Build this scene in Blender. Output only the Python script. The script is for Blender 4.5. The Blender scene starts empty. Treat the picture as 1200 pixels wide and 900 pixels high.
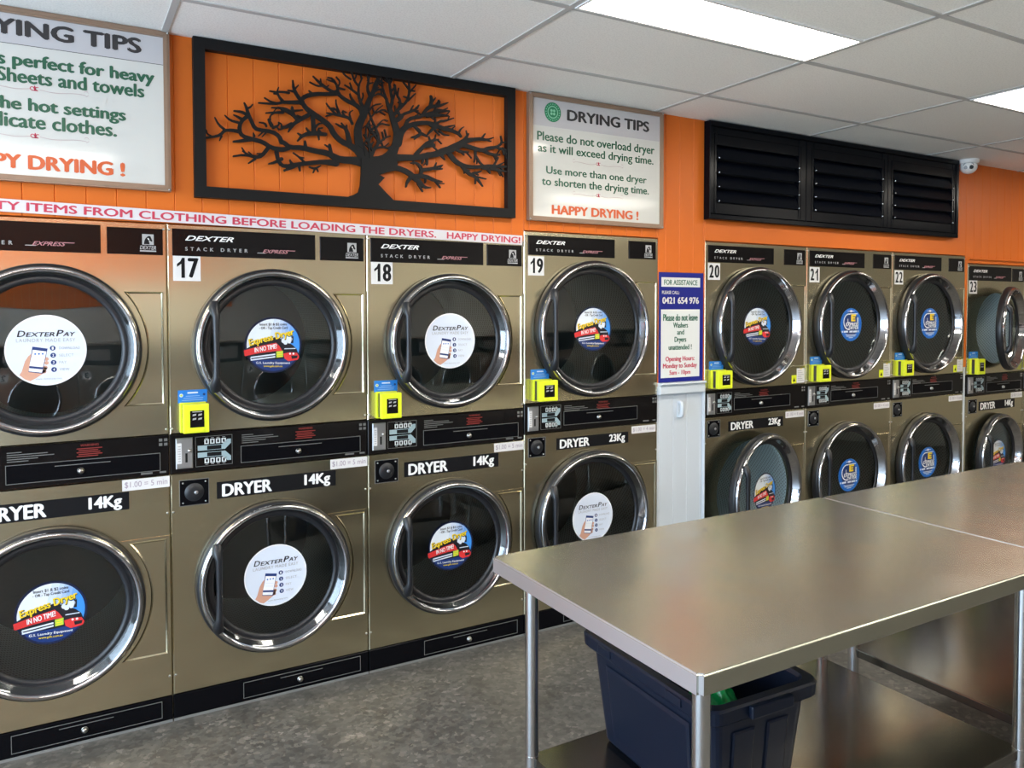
import bpy, bmesh, math, random
from mathutils import Vector, Matrix

random.seed(7)
scene = bpy.context.scene
PI = math.pi

# ------------------------------------------------------------------ camera
cam_data = bpy.data.cameras.new('camera')
cam = bpy.data.objects.new('camera', cam_data)
scene.collection.objects.link(cam)
cam_data.sensor_width = 36.0
cam_data.lens = 912.39 * 36.0 / 1200.0
cam_data.shift_y = -59.4 / 1200.0
cam_data.clip_start = 0.05
cam.matrix_world = Matrix((
    (0.86679554, 0.01608904, -0.49840408, -0.34818),
    (-0.49866294, 0.02621683, -0.86639942, -3.26796),
    (-0.00087296, 0.9995268, 0.03074764, 1.61346),
    (0, 0, 0, 1)))
scene.camera = cam

# ------------------------------------------------------------------ light
world = bpy.data.worlds.new('world')
scene.world = world
world.use_nodes = True
wn = world.node_tree
bg = wn.nodes['Background']
bg.inputs[0].default_value = (0.62, 0.80, 1.0, 1)
bg.inputs[1].default_value = 10.0
LAMP_STRENGTH = 24.0
scene.view_settings.view_transform = 'Standard'
scene.view_settings.look = 'None'
scene.view_settings.gamma = 1.0
scene.view_settings.use_curve_mapping = False
scene.view_settings.exposure = 0.26

def portal(name, loc, rot, sx, sy):
    ld = bpy.data.lights.new(name, 'AREA')
    ld.shape = 'RECTANGLE'; ld.size = sx; ld.size_y = sy
    ld.cycles.is_portal = True
    o = bpy.data.objects.new(name, ld)
    o.location = loc; o.rotation_euler = rot
    scene.collection.objects.link(o)
portal('daylight_portal', (-3.66, -2.75, 1.325), (0, -PI/2, 0), 2.45, 4.7)

# ------------------------------------------------------------------ materials
def mat(name, col, rough=0.5, metal=0.0, spec=0.5, aniso=0.0, emit=None, es=0.0, coat=0.0):
    m = bpy.data.materials.new(name); m.use_nodes = True
    b = m.node_tree.nodes['Principled BSDF']
    b.inputs['Base Color'].default_value = (*col, 1)
    b.inputs['Roughness'].default_value = rough
    b.inputs['Metallic'].default_value = metal
    b.inputs['Specular IOR Level'].default_value = spec
    b.inputs['Anisotropic'].default_value = aniso
    b.inputs['Coat Weight'].default_value = coat
    if emit:
        b.inputs['Emission Color'].default_value = (*emit, 1)
        b.inputs['Emission Strength'].default_value = es
    return m

def nodes(m):
    nt = m.node_tree
    return nt, nt.nodes, nt.links, nt.nodes['Principled BSDF']

def coords(nt, scale=(1, 1, 1), space='Object'):
    tc = nt.nodes.new('ShaderNodeTexCoord'); mp = nt.nodes.new('ShaderNodeMapping')
    mp.inputs['Scale'].default_value = scale
    nt.links.new(tc.outputs[space], mp.inputs['Vector'])
    return mp.outputs['Vector']

def noise(nt, vec, scale, detail=3, rough=0.55):
    n = nt.nodes.new('ShaderNodeTexNoise')
    n.inputs['Scale'].default_value = scale; n.inputs['Detail'].default_value = detail
    n.inputs['Roughness'].default_value = rough
    nt.links.new(vec, n.inputs['Vector'])
    return n.outputs['Fac']

def ramp(nt, fac, stops):
    r = nt.nodes.new('ShaderNodeValToRGB')
    e = r.color_ramp.elements
    while len(e) < len(stops): e.new(0.5)
    for el, (p, c) in zip(e, stops):
        el.position = p; el.color = (*c, 1) if len(c) == 3 else c
    nt.links.new(fac, r.inputs['Fac'])
    return r.outputs['Color']

def bump(nt, fac, strength, dist):
    b = nt.nodes.new('ShaderNodeBump')
    b.inputs['Strength'].default_value = strength; b.inputs['Distance'].default_value = dist
    nt.links.new(fac, b.inputs['Height'])
    return b.outputs['Normal']

def steel(name, col, rough, aniso, streak=(1.5, 1.5, 90), warp=0.0, warp_scale=3.0, smear=0.05, tangent='Z', grain=0.03):
    """brushed stainless steel: fine streaks, soft smears in the gloss, gently uneven sheet"""
    m = mat(name, col, rough, 1.0, aniso=aniso)
    nt, N, L, b = nodes(m)
    v = coords(nt, streak)
    n1 = noise(nt, v, 6, 2)
    v2 = coords(nt, (1, 1, 1))
    n2 = noise(nt, v2, warp_scale, 2)
    mr = N.new('ShaderNodeMapRange'); L.new(n2, mr.inputs[0])
    mr.inputs[1].default_value = .3; mr.inputs[2].default_value = .7
    mr.inputs[3].default_value = rough - smear; mr.inputs[4].default_value = rough + smear
    ad = N.new('ShaderNodeMath'); ad.operation = 'MULTIPLY_ADD'
    L.new(n1, ad.inputs[0]); ad.inputs[1].default_value = grain; L.new(mr.outputs[0], ad.inputs[2])
    L.new(ad.outputs[0], b.inputs['Roughness'])
    mx = ramp(nt, n1, [(0.25, tuple(c * (1 - grain * 0.8) for c in col)), (0.75, tuple(min(1, c * (1 + grain * 0.8)) for c in col))])
    L.new(mx, b.inputs['Base Color'])
    if aniso:
        t = N.new('ShaderNodeTangent'); t.direction_type = 'RADIAL'; t.axis = tangent
        L.new(t.outputs[0], b.inputs['Tangent'])
    if warp:
        n3 = noise(nt, v2, warp_scale, 1)
        L.new(bump(nt, n3, 1.0, warp), b.inputs['Normal'])
    return m

M = {}
M['steel'] = steel('dryer_stainless', (0.675, 0.61, 0.425), 0.19, 0.8, smear=0.006, grain=0.008)
M['steel_edge'] = steel('dryer_stainless_cover', (0.69, 0.625, 0.44), 0.19, 0.8, smear=0.006, grain=0.008)
M['table_steel'] = steel('table_stainless', (0.565, 0.575, 0.50), 0.27, 0.0, streak=(1.2, 0.4, 1), smear=0.001, grain=0.0, warp=0.005, warp_scale=4.0)
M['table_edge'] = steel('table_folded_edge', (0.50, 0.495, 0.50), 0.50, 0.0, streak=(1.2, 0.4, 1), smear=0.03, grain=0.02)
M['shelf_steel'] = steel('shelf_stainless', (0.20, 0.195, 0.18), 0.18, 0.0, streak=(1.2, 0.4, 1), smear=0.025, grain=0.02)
M['tube_steel'] = mat('tube_steel', (0.66, 0.67, 0.68), 0.22, 1.0)
M['chrome'] = mat('chrome', (0.46, 0.46, 0.47), 0.09, 1.0)
M['screw'] = mat('screw_steel', (0.45, 0.44, 0.41), 0.3, 1.0)
M['black_gloss'] = mat('black_gloss', (0.007, 0.006, 0.006), 0.12, 0.0, spec=0.22)
M['black_panel'] = mat('black_panel', (0.004, 0.004, 0.005), 0.25, spec=0.06)
M['black_rubber'] = mat('black_rubber', (0.012, 0.013, 0.016), 0.38)
M['black_paint'] = mat('black_paint', (0.009, 0.009, 0.009), 0.5, spec=0.15)
M['outline'] = mat('panel_outline', (0.14, 0.14, 0.135), 0.4)
M['kick_edge'] = mat('kick_edge_strip', (0.30, 0.30, 0.29), 0.4, 0.5)
M['white_print'] = mat('white_print', (0.80, 0.80, 0.78), 0.5)
M['grey_print'] = mat('grey_print', (0.38, 0.38, 0.38), 0.5)
M['pink_print'] = mat('pink_print', (0.50, 0.22, 0.24), 0.5)
M['red_print'] = mat('red_print', (0.20, 0.016, 0.012), 0.5)
M['black_print'] = mat('black_print', (0.008, 0.008, 0.009), 0.5, spec=0.12)
M['label_white'] = mat('label_white', (0.68, 0.67, 0.66), 0.45)
M['price_print'] = mat('price_print', (0.30, 0.24, 0.30), 0.5)
M['price_red'] = mat('price_red', (0.62, 0.16, 0.20), 0.5)
M['coin_grey'] = mat('coin_box_grey', (0.36, 0.36, 0.36), 0.38, 0.7)
M['led_white'] = mat('display_white', (0.62, 0.66, 0.66), 0.4)
M['arrow_blue'] = mat('selector_blue_grey', (0.30, 0.40, 0.43), 0.45)
M['yellow'] = mat('reader_yellow', (0.72, 0.80, 0.02), 0.4)
M['blue_label'] = mat('blue_label', (0.015, 0.20, 0.62), 0.4)
M['reader_dark'] = mat('reader_dark', (0.03, 0.03, 0.03), 0.3)
# stickers
M['st_navy'] = mat('sticker_navy', (0.006, 0.012, 0.045), 0.35)
M['st_deep'] = mat('sticker_deep_blue', (0.010, 0.035, 0.16), 0.35)
M['st_black'] = mat('sticker_black', (0.012, 0.012, 0.018), 0.35)
M['st_red'] = mat('sticker_red', (0.65, 0.035, 0.035), 0.35)
M['st_yellow'] = mat('sticker_yellow', (0.85, 0.60, 0.02), 0.35)
M['st_green'] = mat('sticker_green', (0.38, 0.62, 0.06), 0.35)
M['st_white'] = mat('sticker_white', (0.82, 0.83, 0.85), 0.35)
M['st_pale'] = mat('sticker_pale', (0.66, 0.72, 0.82), 0.35)
M['st_skin'] = mat('sticker_skin', (0.60, 0.32, 0.22), 0.4)
M['st_blue'] = mat('sticker_blue', (0.012, 0.13, 0.50), 0.35)
SKY = []
for k in range(7):
    t = k / 6.0
    a = (0.70, 0.76, 0.82); c = (0.045, 0.26, 0.72)
    SKY.append(mat('sticker_sky', tuple(a[i] * (1 - t) + c[i] * t for i in range(3)), 0.35))
# room
M['orange'] = mat('orange_paint', (0.78, 0.16, 0.02), 0.42, spec=0.22)
nt, N, L, b = nodes(M['orange'])
L.new(ramp(nt, noise(nt, coords(nt), 2.0, 3), [(0.3, (0.61, 0.136, 0.016)), (0.7, (0.66, 0.150, 0.018))]), b.inputs['Base Color'])
M['white_board'] = mat('white_board_paint', (0.58, 0.63, 0.67), 0.4)
M['tile'] = mat('ceiling_tile', (0.76, 0.74, 0.70), 0.9)
nt, N, L, b = nodes(M['tile'])
L.new(ramp(nt, noise(nt, coords(nt), 160, 2), [(0.35, (0.82, 0.80, 0.755)), (0.55, (0.92, 0.90, 0.85))]), b.inputs['Base Color'])
M['tbar'] = mat('ceiling_bar_paint', (0.48, 0.47, 0.45), 0.6)
M['plaster'] = mat('plaster_paint', (0.84, 0.82, 0.78), 0.7)
M['front_paint'] = mat('front_wall_paint', (0.50, 0.49, 0.455), 0.7)
M['end_paint'] = mat('end_wall_paint', (0.32, 0.295, 0.235), 0.6)
M['panel_grey'] = steel('washer_bulkhead_steel', (0.55, 0.52, 0.46), 0.35, 0.0)
M['floor'] = mat('stone_vinyl', (0.12, 0.115, 0.105), 0.42)
nt, N, L, b = nodes(M['floor'])
v = coords(nt)
def voro(scale, feature='F1'):
    n = N.new('ShaderNodeTexVoronoi'); n.inputs['Scale'].default_value = scale
    n.inputs['Randomness'].default_value = 1.0
    # distort the cells so the chips look broken
    nn = N.new('ShaderNodeTexNoise'); nn.inputs['Scale'].default_value = scale * 1.2; nn.inputs['Detail'].default_value = 3
    L.new(v, nn.inputs['Vector'])
    mx = N.new('ShaderNodeVectorMath'); mx.operation = 'MULTIPLY_ADD'
    L.new(nn.outputs['Color'], mx.inputs[0]); mx.inputs[1].default_value = (1.3 / scale,) * 3
    L.new(v, mx.inputs[2]); L.new(mx.outputs[0], n.inputs['Vector'])
    sp = N.new('ShaderNodeSeparateColor'); L.new(n.outputs['Color'], sp.inputs[0])
    return sp.outputs[0]
c1 = ramp(nt, voro(60), [(0.0, (0.072, 0.069, 0.062)), (0.5, (0.100, 0.096, 0.086)), (0.9, (0.128, 0.122, 0.108)), (1.0, (0.19, 0.18, 0.157))])
c2 = ramp(nt, voro(13), [(0.0, (0.74, 0.74, 0.74)), (0.12, (0.95, 0.95, 0.95)), (0.95, (1.0, 1.0, 1.0)), (1.0, (1.28, 1.26, 1.22))])
c3 = ramp(nt, noise(nt, v, 9.0, 5), [(0.3, (0.78, 0.78, 0.77)), (0.7, (1.2, 1.2, 1.2))])
m1 = N.new('ShaderNodeMix'); m1.data_type = 'RGBA'; m1.blend_type = 'MULTIPLY'; m1.inputs[0].default_value = 1
L.new(c1, m1.inputs[6]); L.new(c2, m1.inputs[7])
m2 = N.new('ShaderNodeMix'); m2.data_type = 'RGBA'; m2.blend_type = 'MULTIPLY'; m2.inputs[0].default_value = 1
L.new(m1.outputs[2], m2.inputs[6]); L.new(c3, m2.inputs[7])
L.new(m2.outputs[2], b.inputs['Base Color'])
M['lamp'] = mat('lamp_diffuser', (0.9, 0.9, 0.9), 0.5, emit=(1.0, 0.93, 0.82), es=LAMP_STRENGTH)
M['lamp_frame'] = mat('lamp_frame', (0.80, 0.80, 0.78), 0.5)
M['shutter'] = mat('shutter_black', (0.0022, 0.003, 0.005), 0.22, spec=0.10)
M['shutter_blade'] = mat('shutter_blade', (0.0012, 0.002, 0.005), 0.3, spec=0.10)
M['shutter_void'] = mat('shutter_back', (0.004, 0.004, 0.005), 0.6)
M['bronze'] = mat('bronze_frame', (0.30, 0.20, 0.135), 0.35, 0.25)
M['sign_face'] = mat('sign_face', (0.60, 0.595, 0.55), 0.10)
M['sign_band'] = mat('sign_band', (0.51, 0.495, 0.50), 0.10)
M['sign_grey'] = mat('sign_dark_grey', (0.032, 0.030, 0.031), 0.3)
M['sign_green'] = mat('sign_green', (0.02, 0.105, 0.055), 0.3)
M['logo_green'] = mat('logo_green', (0.010, 0.20, 0.085), 0.3)
M['logo_mint'] = mat('logo_mint', (0.22, 0.55, 0.35), 0.3)
M['sign_orange'] = mat('sign_orange', (0.60, 0.10, 0.022), 0.3)
M['sign_red'] = mat('sign_ornament_red', (0.48, 0.03, 0.07), 0.3)
M['sign_orn'] = mat('sign_ornament_line', (0.45, 0.33, 0.33), 0.3)
M['sign_bubble'] = mat('sign_bubble_grey', (0.60, 0.60, 0.57), 0.2)
M['banner'] = mat('banner_white', (0.64, 0.61, 0.62), 0.4)
M['banner_red'] = mat('banner_red', (0.52, 0.035, 0.075), 0.4)
M['sign_blue'] = mat('sign_blue', (0.014, 0.020, 0.21), 0.25)
M['assist_white'] = mat('assist_white', (0.74, 0.76, 0.74), 0.25)
M['assist_green'] = mat('assist_green', (0.008, 0.105, 0.055), 0.3)
M['assist_red'] = mat('assist_red', (0.50, 0.05, 0.09), 0.3)
M['tub'] = mat('tub_plastic', (0.0035, 0.0075, 0.019), 0.38, spec=0.35)
M['green_bag'] = mat('green_bag', (0.008, 0.42, 0.10), 0.18)
M['cam_white'] = mat('camera_white', (0.80, 0.79, 0.76), 0.3)
M['cam_dark'] = mat('camera_lens', (0.01, 0.01, 0.01), 0.08)
M['cam_grey'] = mat('camera_sensor', (0.30, 0.30, 0.30), 0.2)
M['foot_black'] = mat('black_plastic', (0.012, 0.012, 0.012), 0.4)
M['pavement'] = mat('pavement', (0.30, 0.29, 0.27), 0.8)

# smoked glass: mirror-like by Fresnel, dim see-through
g = bpy.data.materials.new('smoked_glass'); g.use_nodes = True
nt = g.node_tree; nt.nodes.clear()
out = nt.nodes.new('ShaderNodeOutputMaterial'); mixn = nt.nodes.new('ShaderNodeMixShader')
tr = nt.nodes.new('ShaderNodeBsdfTransparent'); gl = nt.nodes.new('ShaderNodeBsdfGlossy'); fr = nt.nodes.new('ShaderNodeFresnel')
tr.inputs[0].default_value = (0.88, 0.95, 0.95, 1); gl.inputs['Roughness'].default_value = 0.015
gl.inputs[0].default_value = (0.9, 0.93, 0.93, 1); fr.inputs[0].default_value = 1.9
nt.links.new(fr.outputs[0], mixn.inputs[0]); nt.links.new(tr.outputs[0], mixn.inputs[1]); nt.links.new(gl.outputs[0], mixn.inputs[2])
nt.links.new(mixn.outputs[0], out.inputs[0])
M['glass'] = g

M['drum_back'] = mat('drum_back', (0.045, 0.07, 0.085), 0.35, 0.2)
# perforated drum sheet
M['drum'] = mat('perforated_drum', (0.34, 0.37, 0.37), 0.45, 0.0)
nt, N, L, b = nodes(M['drum'])
tc = N.new('ShaderNodeTexCoord'); sx = N.new('ShaderNodeSeparateXYZ'); L.new(tc.outputs['UV'], sx.inputs[0])
def mth(op, a, bb=None):
    n = N.new('ShaderNodeMath'); n.operation = op
    for i, q in enumerate((a, bb)):
        if q is None: continue
        if isinstance(q, (int, float)): n.inputs[i].default_value = q
        else: L.new(q, n.inputs[i])
    return n.outputs[0]
fx = mth('SINE', mth('MULTIPLY', sx.outputs[0], 2 * PI)); fy = mth('SINE', mth('MULTIPLY', sx.outputs[1], 2 * PI))
dots = mth('GREATER_THAN', mth('MULTIPLY', fx, fy), 0.35)
L.new(ramp(nt, dots, [(0.0, (0.80, 0.93, 0.94)), (1.0, (0.38, 0.45, 0.46))]), b.inputs['Base Color'])

# ------------------------------------------------------------------ mesh helpers
class MB:
    """collects shapes with their materials and links them as ONE mesh"""
    def __init__(s):
        s.v = []; s.f = []; s.fm = []; s.sm = []; s.mats = []; s.uv = {}
    def mi(s, m):
        if m not in s.mats: s.mats.append(m)
        return s.mats.index(m)
    def add(s, vs, fs, m, smooth=False):
        o = len(s.v); i = s.mi(m)
        s.v += [tuple(p) for p in vs]
        for f in fs:
            s.f.append(tuple(q + o for q in f)); s.fm.append(i); s.sm.append(smooth)
        return o
    def box(s, x0, x1, y0, y1, z0, z1, m, c=0.0):
        """box with chamfered front (-y) edges when c > 0"""
        if c <= 0:
            vs = [(x, y, z) for x in (x0, x1) for y in (y0, y1) for z in (z0, z1)]
            s.add(vs, [(0, 1, 3, 2), (4, 6, 7, 5), (0, 4, 5, 1), (2, 3, 7, 6), (0, 2, 6, 4), (1, 5, 7, 3)], m)
        else:
            R = lambda d, y: [(x0 + d, y, z0 + d), (x1 - d, y, z0 + d), (x1 - d, y, z1 - d), (x0 + d, y, z1 - d)]
            vs = R(c, y0) + R(0, y0 + c) + R(0, y1)
            fs = [(0, 1, 2, 3), (11, 10, 9, 8)]
            for k in range(4):
                n = (k + 1) % 4
                fs += [(k + 4, n + 4, n, k), (k + 8, n + 8, n + 4, k + 4)]
            s.add(vs, fs, m)
    def rbox(s, x0, x1, y0, y1, z0, z1, m, c=0.004):
        """box with every edge bevelled"""
        b = bmesh.new(); bmesh.ops.create_cube(b, size=1)
        for q in b.verts:
            q.co = Vector(((x0 + x1) / 2 + q.co.x * (x1 - x0), (y0 + y1) / 2 + q.co.y * (y1 - y0), (z0 + z1) / 2 + q.co.z * (z1 - z0)))
        bmesh.ops.bevel(b, geom=list(b.edges), offset=c, segments=2, affect='EDGES', profile=0.6)
        s.bm(b, m)
    def bm(s, b, m, smooth=False):
        b.verts.index_update()
        s.add([tuple(q.co) for q in b.verts], [[q.index for q in f.verts] for f in b.faces], m, smooth)
        b.free()
    def poly(s, pts, y0, y1, m):
        """outline in (x, z), front at y0, back at y1"""
        n = len(pts)
        a = sum(pts[i][0] * pts[(i + 1) % n][1] - pts[(i + 1) % n][0] * pts[i][1] for i in range(n))
        if a < 0: pts = pts[::-1]
        if y1 is None:
            s.add([(x, y0, z) for x, z in pts], [tuple(range(n))], m); return
        vs = [(x, y0, z) for x, z in pts] + [(x, y1, z) for x, z in pts]
        fs = [tuple(range(n)), tuple(range(2 * n - 1, n - 1, -1))]
        fs += [(i + n, (i + 1) % n + n, (i + 1) % n, i) for i in range(n)]
        s.add(vs, fs, m)
    def disc(s, x, z, r, y, m, n=40, y1=None, rz=None):
        rz = rz or r
        s.poly([(x + r * math.cos(2 * PI * k / n), z + rz * math.sin(2 * PI * k / n)) for k in range(n)], y, y1, m)
    def ring(s, x, z, r0, r1, y, m, n=40, a0=0.0, a1=2 * PI):
        vs = []; fs = []
        for k in range(n + 1):
            a = a0 + (a1 - a0) * k / n
            vs += [(x + r0 * math.cos(a), y, z + r0 * math.sin(a)), (x + r1 * math.cos(a), y, z + r1 * math.sin(a))]
        for k in range(n): fs.append((2 * k, 2 * k + 1, 2 * k + 3, 2 * k + 2))
        s.add(vs, fs, m)
    def frame(s, x0, x1, z0, z1, w, y0, y1, m):
        for a in ((x0, x1, z0, z0 + w), (x0, x1, z1 - w, z1), (x0, x0 + w, z0 + w, z1 - w), (x1 - w, x1, z0 + w, z1 - w)):
            s.box(a[0], a[1], y0, y1, a[2], a[3], m)
    def lathe(s, prof, m, cx=0.0, cz=0.0, n=72, axis='y', smooth=True, cy=0.0):
        """prof: (r, y) pairs about the y axis; or (r, z) about the z axis"""
        vs = []; fs = []; k = len(prof)
        for i in range(n):
            a = 2 * PI * i / n
            for r, h in prof:
                vs.append((cx + r * math.cos(a), cy + h, cz + r * math.sin(a)) if axis == 'y' else (cx + r * math.cos(a), cy + r * math.sin(a), cz + h))
        for i in range(n):
            j = (i + 1) % n
            for q in range(k - 1): fs.append((i * k + q, i * k + q + 1, j * k + q + 1, j * k + q))
        return s.add(vs, fs, m, smooth)
    def tube(s, pts, r, m, n=12, cap=True):
        pts = [Vector(p) for p in pts]; vs = []; fs = []; up = None
        for i, p in enumerate(pts):
            t = (pts[min(i + 1, len(pts) - 1)] - pts[max(i - 1, 0)]).normalized()
            if up is None: up = Vector((0, 0, 1)) if abs(t.z) < .9 else Vector((1, 0, 0))
            a = t.cross(up).normalized(); b_ = a.cross(t).normalized(); up = b_
            rr = r[i] if isinstance(r, (list, tuple)) else r
            for k in range(n):
                w = 2 * PI * k / n
                vs.append(p + a * (rr * math.cos(w)) + b_ * (rr * math.sin(w)))
        for i in range(len(pts) - 1):
            for k in range(n):
                q = (k + 1) % n
                fs.append((i * n + k, i * n + q, i * n + n + q, i * n + n + k))
        o = s.add(vs, fs, m, True)
        if cap:
            s.add([vs[k] for k in range(n)], [tuple(range(n - 1, -1, -1))], m)
            e = (len(pts) - 1) * n
            s.add([vs[e + k] for k in range(n)], [tuple(range(n))], m)
    def text(s, body, x0, z0, x1, z1, y, m, bold=0.0, shear=0.0, rot=0.0, spacing=1.0):
        vs, fs = glyphs(body, bold, shear, spacing)
        w, h = x1 - x0, z1 - z0; cx, cz = (x0 + x1) / 2, (z0 + z1) / 2
        c, sn = math.cos(rot), math.sin(rot); k = bold * h * 0.9; copies = ((-k, 0), (0, 0), (k, 0), (0, -0.5 * k), (0, 0.5 * k)) if bold > 0.012 else ((0.0, 0.0),)
        w -= 2 * k if bold > 0.012 else 0; h -= k if bold > 0.012 else 0
        for i, (dx, dz) in enumerate(copies):          # heavier strokes: the letters printed again a hair to the side
            o = []
            for u, v_ in vs:
                a, b_ = (u - .5) * w + dx, (v_ - .5) * h + dz
                o.append((cx + a * c - b_ * sn, y - 0.00004 * i, cz + a * sn + b_ * c))
            s.add(o, fs, m)
    def mesh(s, name):
        me = bpy.data.meshes.new(name)
        me.from_pydata(s.v, [], s.f)
        for m in s.mats: me.materials.append(m)
        me.polygons.foreach_set('material_index', s.fm)
        me.polygons.foreach_set('use_smooth', s.sm)
        me.update()
        return me
    def build(s, name, parent=None, loc=(0, 0, 0), fix=True):
        me = s.mesh(name)
        if fix: normals(me)
        return link(name, me, parent, loc)

def normals(me):
    b = bmesh.new(); b.from_mesh(me)
    bmesh.ops.recalc_face_normals(b, faces=list(b.faces)); b.to_mesh(me); b.free()

GL = {}
def glyphs(body, bold, shear, spacing):
    k = (body, bold, shear, spacing)
    if k not in GL:
        cu = bpy.data.curves.new('lettering', 'FONT'); cu.body = body; cu.size = 1.0
        cu.shear = shear; cu.space_character = spacing; cu.resolution_u = 3
        o = bpy.data.objects.new('lettering', cu)
        me = bpy.data.meshes.new_from_object(o)
        p = [(q.co.x, q.co.y) for q in me.vertices]; fs = [tuple(f.vertices) for f in me.polygons]
        ax = min(q[0] for q in p); bx = max(q[0] for q in p); az = min(q[1] for q in p); bz = max(q[1] for q in p)
        GL[k] = ([((q[0] - ax) / (bx - ax), (q[1] - az) / (bz - az)) for q in p], fs)
        bpy.data.objects.remove(o); bpy.data.curves.remove(cu); bpy.data.meshes.remove(me)
    return GL[k]

def link(name, me, parent=None, loc=(0, 0, 0)):
    o = bpy.data.objects.new(name, me)
    scene.collection.objects.link(o)
    o.location = loc
    if parent: o.parent = parent
    return o

def thing(name, label, cat, loc=(0, 0, 0), group=None, rz=0.0):
    o = bpy.data.objects.new(name, None); scene.collection.objects.link(o)
    o.empty_display_size = 0.05
    o.location = loc; o.rotation_euler = (0, 0, rz)
    return tag(o, label, cat, group)

def tag(o, label, cat, group=None):
    o['label'] = label; o['category'] = cat
    if group: o['group'] = group
    return o

def struct(name, mb):
    o = mb.build(name); o['kind'] = 'structure'
    return o

# ------------------------------------------------------------------ the room
CEIL = 2.668
XL, XR, YF = -3.6, 9.0, -5.2
mb = MB(); mb.box(XL - 0.1, XR, YF, 1.0, -0.08, 0.0, M['floor']); struct('floor', mb)

# tiles 1.2 x 0.6 on a dropped grid; lamp openings are left free
LAMPS = [(-2.4, -0.985), (0.0 + 1.2, -0.985), (3.6, -0.985), (6.0, -0.985), (-1.2, -2.785), (1.2, -2.785), (3.6, -2.785), (6.0, -2.785), (-1.2, -4.0), (3.6, -4.0)]
mb = MB(); mb.box(XL, XR, YF, 1.05, CEIL, CEIL + 0.05, M['tile'])
gx = [k * 1.2 for k in range(-3, 8)]; gy = [-0.39 - 0.597 * k for k in range(0, 9)]
for x in gx: mb.box(x - 0.012, x + 0.012, YF, 0.0, CEIL - 0.004, CEIL, M['tbar'])
for y in gy:
    for k in range(len(gx)):
        x0 = gx[k] + 0.012; x1 = (gx[k + 1] if k + 1 < len(gx) else XR) - 0.012
        mb.box(x0, x1, y - 0.012, y + 0.012, CEIL - 0.004, CEIL, M['tbar'])
struct('ceiling', mb)

def boards(mb, x0, x1, z0, z1, m, y0=0.0, y1=0.05, first=0.03, pitch=0.1, c=0.003):
    """tongue-and-groove boards: a small V groove where two boards meet"""
    k = math.floor((x0 - first) / pitch)
    a = x0
    while a < x1 - 1e-4:
        b_ = min(x1, first + (k + 1) * pitch); k += 1
        if b_ - a < 1e-4: continue
        cc = min(c, (b_ - a) / 3)
        pr = [(a, y1), (a, y0 + cc), (a + cc, y0), (b_ - cc, y0), (b_, y0 + cc), (b_, y1)]
        vs = [(x, y, z) for z in (z0, z1) for x, y in pr]; n = 6
        fs = [(i, (i + 1) % n, (i + 1) % n + n, i + n) for i in range(n)] + [tuple(range(n - 1, -1, -1)), tuple(range(n, 2 * n))]
        mb.add(vs, fs, m)
        a = b_
X23 = 5.36; W23 = 0.768
def wall_piece(*calls):
    mb = MB()
    for f, a, k in calls: f(mb, *a, **k)
    struct('wall_back', mb)
BD = lambda *a, **k: (boards, a, k)
BX_ = lambda *a: (MB.box, a, {})
O_ = M['orange']; W_ = M['white_board']
wall_piece(BD(XL, -0.805, 0.0, CEIL, O_))
wall_piece(BD(-0.80, 1.598, 1.947, CEIL, O_), BD(1.598, 2.4465, 2.0, CEIL, O_))
wall_piece(BD(2.4465, 2.776, 1.19, CEIL, O_, first=2.496), BX_(2.776, 2.786, 0.0, 0.05, 1.19, CEIL, O_, 0.002))
wall_piece(BD(2.4465, 2.776, 0.0, 1.188, W_, y0=0.004, first=2.461))
wall_piece(BX_(2.7865, 5.327, 0.0, 0.05, 2.0, CEIL, O_, 0.002))
wall_piece(BX_(5.3275, 5.3575, 0.0, 0.05, 1.19, 1.98, O_, 0.002), BX_(5.3275, 5.3575, 0.004, 0.05, 0.0, 1.188, W_, 0.002))
wall_piece(BD(5.3275, XR, 1.982, CEIL, O_), BX_(5.358, 6.90, 0.0, 0.05, 1.948, 1.98, O_, 0.002))
wall_piece(BD(6.905, XR, 0.0, 1.98, O_))
mb = MB(); mb.box(XL, XR, 0.98, 1.05, 0.0, CEIL, M['plaster']); struct('wall_light_stop', mb)  # unseen wall, added to stop sky light leaking through gaps between the dryers
mb = MB()
mb.box(2.4465, 2.776, -0.022, 0.003, 1.148, 1.198, M['white_board'], 0.004)
mb.box(2.4465, 2.776, -0.034, 0.003, 1.199, 1.212, M['white_board'], 0.004)
struct('trim_1', mb)
mb = MB(); mb.box(2.7765, 2.785, -0.012, 0.05, 0.0, 1.188, M['white_board'], 0.002); struct('trim_2', mb)
mb = MB(); mb.box(5.36, XR, -0.014, 0.0, 1.972, 1.988, M['orange'], 0.004); struct('trim_3', mb)

# the side with the shop window, daylight comes in here
mb = MB()
mb.box(XL - 0.1, XL, YF, -5.1, 0, CEIL, M['plaster']); mb.box(XL - 0.1, XL, -0.4, 1.05, 0, CEIL, M['plaster'])
mb.box(XL - 0.1, XL, -5.1, -0.4, 0, 0.1, M['plaster']); mb.box(XL - 0.1, XL, -5.1, -0.4, 2.55, CEIL, M['plaster'])
struct('wall_left', mb)
mb = MB()
for y in (-5.1, -3.55, -2.0, -0.46): mb.box(XL - 0.07, XL - 0.02, y, y + 0.06, 0.1, 2.55, M['tube_steel'])
for z in (0.1, 2.49): mb.box(XL - 0.07, XL - 0.02, -5.1, -0.4, z, z + 0.06, M['tube_steel'])
struct('window_1', mb)
mb = MB(); mb.box(XR, XR + 0.1, YF, 1.05, 0, CEIL, M['end_paint']); struct('wall_right', mb)
mb = MB()
mb.box(XL, XR, YF - 0.1, YF, 0, CEIL, M['front_paint'])
for k in range(45):
    x = XL + 0.1 * k
    mb.box(x, x + 0.094, YF, YF + 0.02, 1.9, CEIL, M['orange'])
struct('wall_front', mb)

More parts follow.
